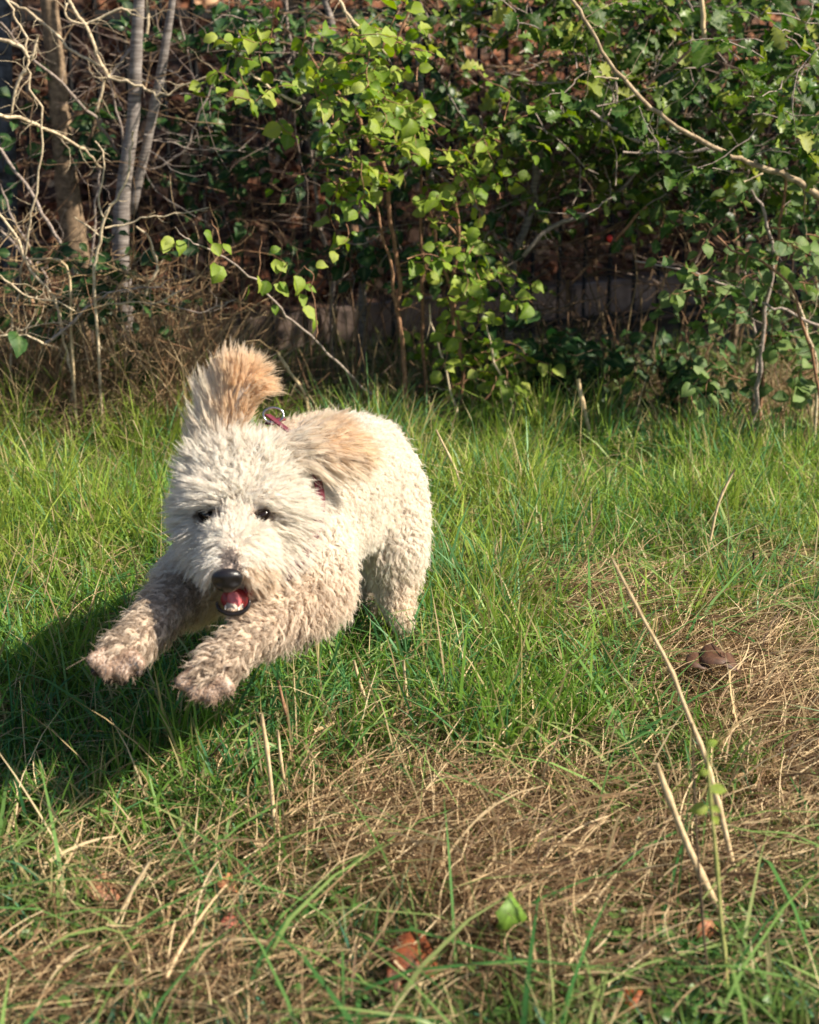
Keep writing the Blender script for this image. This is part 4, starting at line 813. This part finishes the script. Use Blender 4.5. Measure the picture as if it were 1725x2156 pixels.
def prep(P, Nn):
    n = len(P); part = np.empty(n, int)
    for s in range(0, n, 20000):
        d = np.linalg.norm(P[s:s + 20000, None] - SC_[None], axis=2) - SR[None]; part[s:s + 20000] = SP[np.argmin(d, 1)]
    x, y, dep = proj(P); fl = np.zeros((n, 3)); ln = np.zeros(n); cu = np.zeros(n)
    for p, ctr in FLOWS.items():
        m = part == pid[p]
        if not m.any(): continue
        c = np.array(ctr); d2 = (x[m][:, None] - c[:, 0]) ** 2 + (y[m][:, None] - c[:, 1]) ** 2; w = 1 / (d2 + 150) ** 1.5; w /= w.sum(1)[:, None]
        v = w @ c[:, 2:4]; fl[m] = v[:, :1] * cR - v[:, 1:2] * cU; ln[m] = w @ c[:, 4]; cu[m] = w @ c[:, 5]
    return part, x, y, dep, fl, ln, cu
NS = 290000
P, Nn = sample(NS); part, x, y, dep, fl, ln, cu = prep(P, Nn)
keep = np.ones(NS, bool)
for ex, ey, rx, ry in EYES:
    e = ((x - ex) / rx) ** 2 + ((y - ey) / ry) ** 2; near = (dep < 2.95); keep &= ~((e < 1.0) & near); f = np.clip((e - 1) / 5, 0, 1); ln = np.where(near, ln * (.35 + .65 * f), ln)
keep &= ~((((x - 479) / 36) ** 2 + ((y - 1222) / 26) ** 2 < 1) & (dep < 2.86))
keep &= ~((((x - 492) / 34) ** 2 + ((y - 1264) / 22) ** 2 < 1) & (dep < 2.9) & (y < 1280))
P, Nn, part, x, y, dep, fl, ln, cu = [q[keep] for q in (P, Nn, part, x, y, dep, fl, ln, cu)]; n = len(P)
# clumps
ncl = n // 12; ci = rng.choice(n, ncl, replace=False); kd = KDTree(ncl)
for i, p in enumerate(P[ci]): kd.insert(p, i)
kd.balance(); cid = np.array([kd.find(p)[1] for p in P])
KP = 9; tt_ = np.linspace(0, 1, KP)
def curves_for(P, Nn, fl, ln, cu, ph, fr, ax, rad, nw):
    n = len(P); stiff = np.clip(1.0 - cu * .2, .5, 1)
    d = Nn[:, None, :] * nw[:, None, None] * ((1 - .75 * tt_)[None, :, None]) + fl[:, None, :] * (0.35 + 1.0 * tt_)[None, :, None] * 1.0
    d = d + ax[:, None, :] * .22; d[..., 2] -= .12 * tt_[None]; d /= np.linalg.norm(d, axis=2)[..., None] + 1e-9
    stp = ln[:, None, None] / (KP - 1); C = P[:, None, :] + np.concatenate([np.zeros((n, 1, 3)), np.cumsum(d[:, 1:] * stp, 1)], 1)
    e1 = np.cross(d, np.array([.3, .2, .93])); e1 /= np.linalg.norm(e1, axis=2)[..., None] + 1e-9; e2 = np.cross(d, e1)
    an = ph[:, None] + fr[:, None] * tt_[None] * 2 * np.pi; R_ = (rad * cu)[:, None] * np.clip(tt_ * 2.2, 0, 1)[None]
    return C + e1 * (np.cos(an) * R_)[..., None] + e2 * (np.sin(an) * R_)[..., None] - (e1 * np.cos(ph)[:, None, None] + e2 * np.sin(ph)[:, None, None]) * 0
gph = rng.uniform(0, 2 * np.pi, ncl); gfr = rng.uniform(.7, 1.5, ncl) * np.where(rng.random(ncl) < .5, 1, -1); gax = rng.normal(0, .55, (ncl, 3)); gax[(part[ci] == pid['head']) & (y[ci] < 1040)] *= 1.7; grad = rng.uniform(.0018, .0050, ncl); gl = np.clip(rng.normal(1, .22, ncl), .45, 1.6); gl[np.isin(part[ci], [pid['foreleg']])] *= rng.uniform(.8, 1.35, int(np.isin(part[ci], [pid['foreleg']]).sum()))
nw_ = np.full(n, .75); nw_[np.isin(part, [pid['head'], pid['neck'], pid['chin']])] = .42; nw_[part == pid['muzzle']] = .28; nw_[part == pid['ear_up']] = .12; nw_[part == pid['ear_side']] = .22; nw_[np.isin(part, [pid['torso'], pid['hind']])] = .55
G = curves_for(P[ci], Nn[ci], fl[ci], ln[ci] * gl, cu[ci], gph, gfr, gax, grad, nw_[ci])
S_own = curves_for(P, Nn, fl, ln * gl[cid] * rng.uniform(.6, 1.15, n), cu, gph[cid] + rng.normal(0, .35, n), gfr[cid], gax[cid] + rng.normal(0, .16, (n, 3)), grad[cid], nw_)
pull = np.clip(tt_ * 1.15, 0, 1)[None, :, None] ** .9 * np.clip(rng.normal(.45 + .22 * np.clip(cu, 0, 1) + .2 * (part == pid['foreleg']) - .16 * np.isin(part, [pid['torso'], pid['hind']]), .16, n), .15, .97)[:, None, None]
CP = S_own * (1 - pull) + G[cid] * pull
fly = rng.random(n) < .07; CP[fly] += (rng.normal(0, .0085, (fly.sum(), 1, 3)) * tt_[None, :, None])
# colours by place
crnd = rng.random(ncl); col = np.tile(CREAM, (n, 1)); hd = np.isin(part, [pid['head'], pid['muzzle'], pid['chin'], pid['neck']]); col[hd] = WHITE
def mixc(m, c, f): f = np.clip(f, 0, 1)[:, None]; col[m] = col[m] * (1 - f) + c * f
m = part == pid['torso']; mixc(m, WHITE, np.clip((1010 - y[m]) / 130, 0, 1) * .8)
m = part == pid['ear_up']; mixc(m, APR, np.clip((x[m] - 440) / 40, 0, 1) * np.clip((930 - y[m]) / 45, 0, 1) * np.clip(1.15 - np.clip((800 - y[m]) / 70, 0, .75), 0, 1) * (.75 + .25 * crnd[cid][m])); 
m = part == pid['ear_side']; mixc(m, APR, np.clip((x[m] - 625) / 55, 0, 1) * (.32 + .4 * crnd[cid][m]) * np.clip((990 - y[m]) / 40, .15, 1))
m = (part == pid['torso']) & (x < 700) & (y < 960); mixc(m, APR, np.full(m.sum(), .35))
m = part == pid['foreleg']; mixc(m, TAN, np.clip((rng.random(m.sum()) * .5 + .55), 0, 1)); dd_ = np.clip((y[m] - 1290) / 110, 0, 1); mixc(m, DIRT, np.clip(.45 + .6 * dd_ + .3 * (x[m] < 420), 0, 1) * np.where(crnd[cid][m] > .46, .55 + .35 * rng.random(m.sum()), .18 * rng.random(m.sum())))
m = part == pid['fore_up']; mixc(m, DIRT, np.where(crnd[cid][m] > .82, .4, 0) * np.clip((y[m] - 1180) / 80, 0, 1))
m = part == pid['fore_up']; mixc(m, TAN, np.clip((y[m] - 1150) / 160, 0, .55))
m = part == pid['paw']; mixc(m, DIRT, crnd[cid][m] * .5 + .1); mixc(m, np.array([.42, .26, .17]), np.full(m.sum(), .7))
m = (part == pid['hind']); mixc(m, TAN, np.clip((y[m] - 1150) / 200, 0, .6))
m = (part == pid['muzzle']) & (np.abs(x - 486) < 22 - (1205 - y) * .25) & (y > 1160) & (y < 1222); mixc(m, np.array([.14, .10, .10]), np.full(m.sum(), .8))
m = (part == pid['chin']) | ((part == pid['muzzle']) & (x > 515) & (y > 1185)); mixc(m, np.array([.62, .44, .26]), np.full(m.sum(), .5))
for ex, ey, rx, ry in EYES:
    e = ((x - ex) / rx) ** 2 + ((y - ey) / ry) ** 2; m = (e < 1.9) & (dep < 2.95); mixc(m, np.array([.12, .07, .05]), np.full(m.sum(), .8))
col *= (1 + rng.normal(0, .05, (n, 1))) * (1 + rng.normal(0, .045, (ncl, 1)))[cid]; col = np.clip(col, .01, .93)
def hairobj(name, CP, col, r0, sel, parent, mat, tipf=0.0):
    hc = bpy.data.hair_curves.new(name); k = sel.sum(); hc.add_curves([KP] * int(k)); pts = CP[sel].reshape(-1, 3).astype(np.float32)
    hc.attributes['position'].data.foreach_set('vector', pts.ravel())
    ra = hc.attributes.get('radius') or hc.attributes.new('radius', 'FLOAT', 'POINT'); rv = (r0[sel][:, None] * np.array([1, 1, 1, .95, .9, .8, .65, .45, .15])[None]).astype(np.float32); ra.data.foreach_set('value', rv.ravel())
    ca = hc.attributes.new('Col', 'FLOAT_COLOR', 'POINT'); c = np.ones((k, KP, 4), dtype=np.float32); tp_ = np.clip(np.linspace(-.2, 1, KP), 0, 1)[None, :, None] * tipf; c[..., :3] = col[sel][:, None, :] * (1 - tp_) + np.array([.92, .80, .64]) * tp_
    ca.data.foreach_set('color', c.ravel()); hc.materials.append(mat); o = bpy.data.objects.new(name, hc); COL.objects.link(o); o.parent = parent; o.matrix_parent_inverse = parent_inv(parent); return o
m_, t_, out_ = newmat('fur'); L_ = t_.links; a_ = N(t_, 'ShaderNodeAttribute', attribute_name='Col')
p_ = N(t_, 'ShaderNodeBsdfPrincipled'); p_.inputs['Roughness'].default_value = .55; p_.inputs['Specular IOR Level'].default_value = .1; L_.new(a_.outputs[0], p_.inputs['Base Color'])
tr_ = N(t_, 'ShaderNodeBsdfTranslucent'); L_.new(a_.outputs[0], tr_.inputs[0]); ms_ = N(t_, 'ShaderNodeMixShader'); ms_.inputs[0].default_value = .48
L_.new(p_.outputs[0], ms_.inputs[1]); L_.new(tr_.outputs[0], ms_.inputs[2]); L_.new(ms_.outputs[0], out_.inputs[0])
r0 = rng.uniform(.00024, .00046, n); r0[np.isin(part, [pid['foreleg'], pid['paw']])] *= 1.15
ear_m = np.isin(part, [pid['ear_up'], pid['ear_side']])
for nm, sel in (('coat_fur', ~ear_m), ('ear_fur', part == pid['ear_up']), ('ear_fur', part == pid['ear_side'])):
    hairobj(nm, CP, col, r0, sel, body, m_, tipf=.45 if nm == 'ear_fur' else .12)

# -------- face parts
def cam_mesh(name, V, F, px, py, d, mat, parent=dog, roll=0.0, smooth=True, pitch=0.0):
    """V in camera aligned metres (right, up, toward viewer)"""
    Rm = np.array(RF) @ np.array(Matrix.Rotation(pitch, 3, 'X')) @ np.array(Matrix.Rotation(roll, 3, 'Z'))
    return link(name, mesh_np(name, np.asarray(V) @ Rm.T + ad(px, py, d), F, smooth=smooth), parent, mat)
def uvs(nu=24, nv_=16):
    V, F = [], []
    for j in range(nv_ + 1):
        th_ = math.pi * (j + .001) / (nv_ + .002)
        for i in range(nu): a = 2 * math.pi * i / nu; V.append((math.sin(th_) * math.cos(a), math.cos(th_), math.sin(th_) * math.sin(a)))
    for j in range(nv_):
        for i in range(nu): F.append((j * nu + i, (j + 1) * nu + i, (j + 1) * nu + (i + 1) % nu, j * nu + (i + 1) % nu))
    return np.array(V), np.array(F)
U, UF = uvs()
black_wet = plain('nose_leather', (.012, .010, .011), rough=.32, spec=.6, noise=.3, scale=500)
eyem = plain('eye_dark', (.012, .006, .004), rough=.12, spec=.5, noise=.1); red = plain('mouth_red', (.30, .03, .035), rough=.35, noise=.3); pink = plain('tongue_pink', (.55, .12, .13), rough=.3, spec=.6, noise=.12, scale=200)
lidm = plain('eyelid_skin', (.018, .012, .010), rough=.8, spec=.1); lip = plain('lip_black', (.012, .009, .009), rough=.35); white = plain('tooth_white', (.78, .73, .64), rough=.3, noise=.05); pad = plain('paw_pad', (.03, .02, .02), rough=.7)
_, dn = surf(481, 1215) or (None, 2.72)
nd = dn - .004
V = U * [.0262, .0205, .019]; V[:, 0] *= 1 + .18 * np.clip(V[:, 1] / .0225, -1, 1); V[:, 2] += .004 * np.clip(V[:, 1] / .02, -1, 1)
for sx_ in (-1, 1):
    dd2 = ((V[:, 0] - sx_ * .0145) / .0065) ** 2 + ((V[:, 1] + .003) / .006) ** 2; V[:, 2] -= np.where(V[:, 2] > 0, .009 * np.exp(-dd2), 0)
V[:, 2] -= np.where(V[:, 2] > 0, .003 * np.exp(-(V[:, 0] / .0018) ** 2), 0) * (V[:, 1] < .005)
cam_mesh('nose', V, UF, 479, 1222, nd, black_wet, roll=math.radians(3))
for ex, ey, rx, ry, rl in ((442, 1087, .0188, .0108, -.5), (548, 1088, .0178, .0082, .5)):
    _, de = surf(ex, ey) or (None, 2.85)
    e = cam_mesh('eye', U * [rx, ry, .010], UF, ex, ey, de - .006, eyem, roll=rl)
    tq = np.linspace(0, 2 * np.pi, 25); T = Tubes(); ring = np.stack([np.cos(tq) * rx * 1.05, np.sin(tq) * ry * 1.08, np.full(25, .004)], -1); Rm = np.array(RF) @ np.array(Matrix.Rotation(rl, 3, 'Z')); T.add(ring @ Rm.T + ad(ex, ey, de - .006), [.0024, .0024], 6); T.build('eyelid', lidm, e)
# mouth
dm = 2.765
cam_mesh('mouth', U * [.0245, .020, .022], UF, 495, 1262, dm + .028, red)
cam_mesh('mouth', U * [.016, .010, .018], UF, 524, 1244, dm + .035, red, roll=.7)
V = U * [.0125, .015, .010]; V[:, 2] += .006 * (V[:, 1] / .015) ** 2; V[:, 2] -= .003 * np.exp(-(V[:, 0] / .003) ** 2) * (V[:, 2] > 0)
cam_mesh('tongue', V, UF, 494, 1262, dm + .008, pink, roll=.25)
T = Tubes(); a = np.linspace(math.pi * 1.0, math.pi * 2.05, 16); q = np.stack([np.cos(a) * .028, np.sin(a) * .021 + .001, np.linspace(.0, .0, 16) + .004 * np.abs(np.sin(a))], -1); T.add(q @ np.array(RF).T + ad(491, 1268, dm - .006), [.0020, .0042, .0046, .0042, .0020], 8, jit=.12); T.build('lower_lip', lip, dog)
for k_, a in enumerate(np.linspace(math.pi * 1.28, math.pi * 1.78, 5)):
    b_ = ad(491, 1266, dm - .001) + np.array(RF) @ np.array([math.cos(a) * .0205, math.sin(a) * .0150, .000]); T = Tubes(); hgt = .0055 if k_ in (0, 4) else .003
    T.add(np.array([b_ - cU * .002, b_ + cU * hgt * .5, b_ + cU * hgt]), [.0017, .0015, .0006], 8); T.build('tooth', white, dog)
# paw pads (under the toes)
for pts in (((204, 1410), (228, 1427), (258, 1430), (288, 1412), (244, 1420)), ((400, 1446), (420, 1460), (447, 1466))):
    for k_, (a_x, a_y) in enumerate(pts):
        cam_mesh('paw_pad', U * [.010, .0085, .012] if k_ < 4 else U * [.024, .012, .018], UF, a_x, a_y + 3, 2.675 + (.02 if k_ >= 4 else 0), pad)
# collar and harness
webbing = plain('maroon_webbing', (.13, .012, .03), rough=.7, noise=.25, scale=300); metal = plain('ring_metal', (.55, .55, .60), rough=.25, metal=1.0, noise=.05); plastic = plain('buckle_black', (.012, .012, .012), rough=.4)
def band(name, pts, w, mat, parent, cen, lift=0.0):
    P_ = smooth_path([ad(*p) for p in pts], 5); c = ad(*cen); T_ = np.gradient(P_, axis=0); T_ /= np.linalg.norm(T_, axis=1)[:, None]; O = P_ - c; O -= (O * T_).sum(1)[:, None] * T_; O /= np.linalg.norm(O, axis=1)[:, None]; B = np.cross(T_, O); P_ = P_ + O * lift
    th_ = .0018; V = np.stack([P_ - B * w / 2 - O * th_, P_ - B * w / 2 + O * th_, P_ + B * w / 2 + O * th_, P_ + B * w / 2 - O * th_], 1).reshape(-1, 3); m_q = len(P_)
    i_ = np.arange(m_q - 1)[:, None] * 4; F_ = np.concatenate([i_ + np.array([[a_, (a_ + 1) % 4, (a_ + 1) % 4 + 4, a_ + 4]]) for a_ in range(4)]); return link(name, mesh_np(name, V, F_), parent, mat)
band('harness_strap', [(560, 880, 3.02), (625, 935, 3.0), (662, 1010, 2.965), (668, 1080, 2.93), (650, 1140, 2.90), (622, 1185, 2.875), (585, 1222, 2.875), (545, 1238, 2.92), (500, 1235, 3.0)], .022, webbing, dog, (560, 1060, 3.03), lift=.007)
bk = box_mesh('buckle', .036, .022, .012, .003); o = bpy.data.objects.new('buckle', bk); COL.objects.link(o); bk.materials.append(plastic); o.parent = dog
o.matrix_local = dog.matrix_basis.inverted() @ Matrix.Translation(Vector(ad(580, 1224, 2.865))) @ RF.to_4x4() @ Matrix.Rotation(.5, 4, 'Z')
tq = np.linspace(0, 2 * np.pi, 29); T = Tubes(); T.add(np.stack([np.cos(tq) * .019, np.sin(tq) * .014, 0 * tq], -1) @ np.array(RF).T + ad(576, 874, 3.04), [.0022, .0022], 8); T.build('harness_ring', metal, dog)
band('harness_strap', [(566, 893, 3.05), (580, 886, 3.065), (594, 882, 3.08)], .020, webbing, dog, (600, 1040, 3.12), lift=.0)
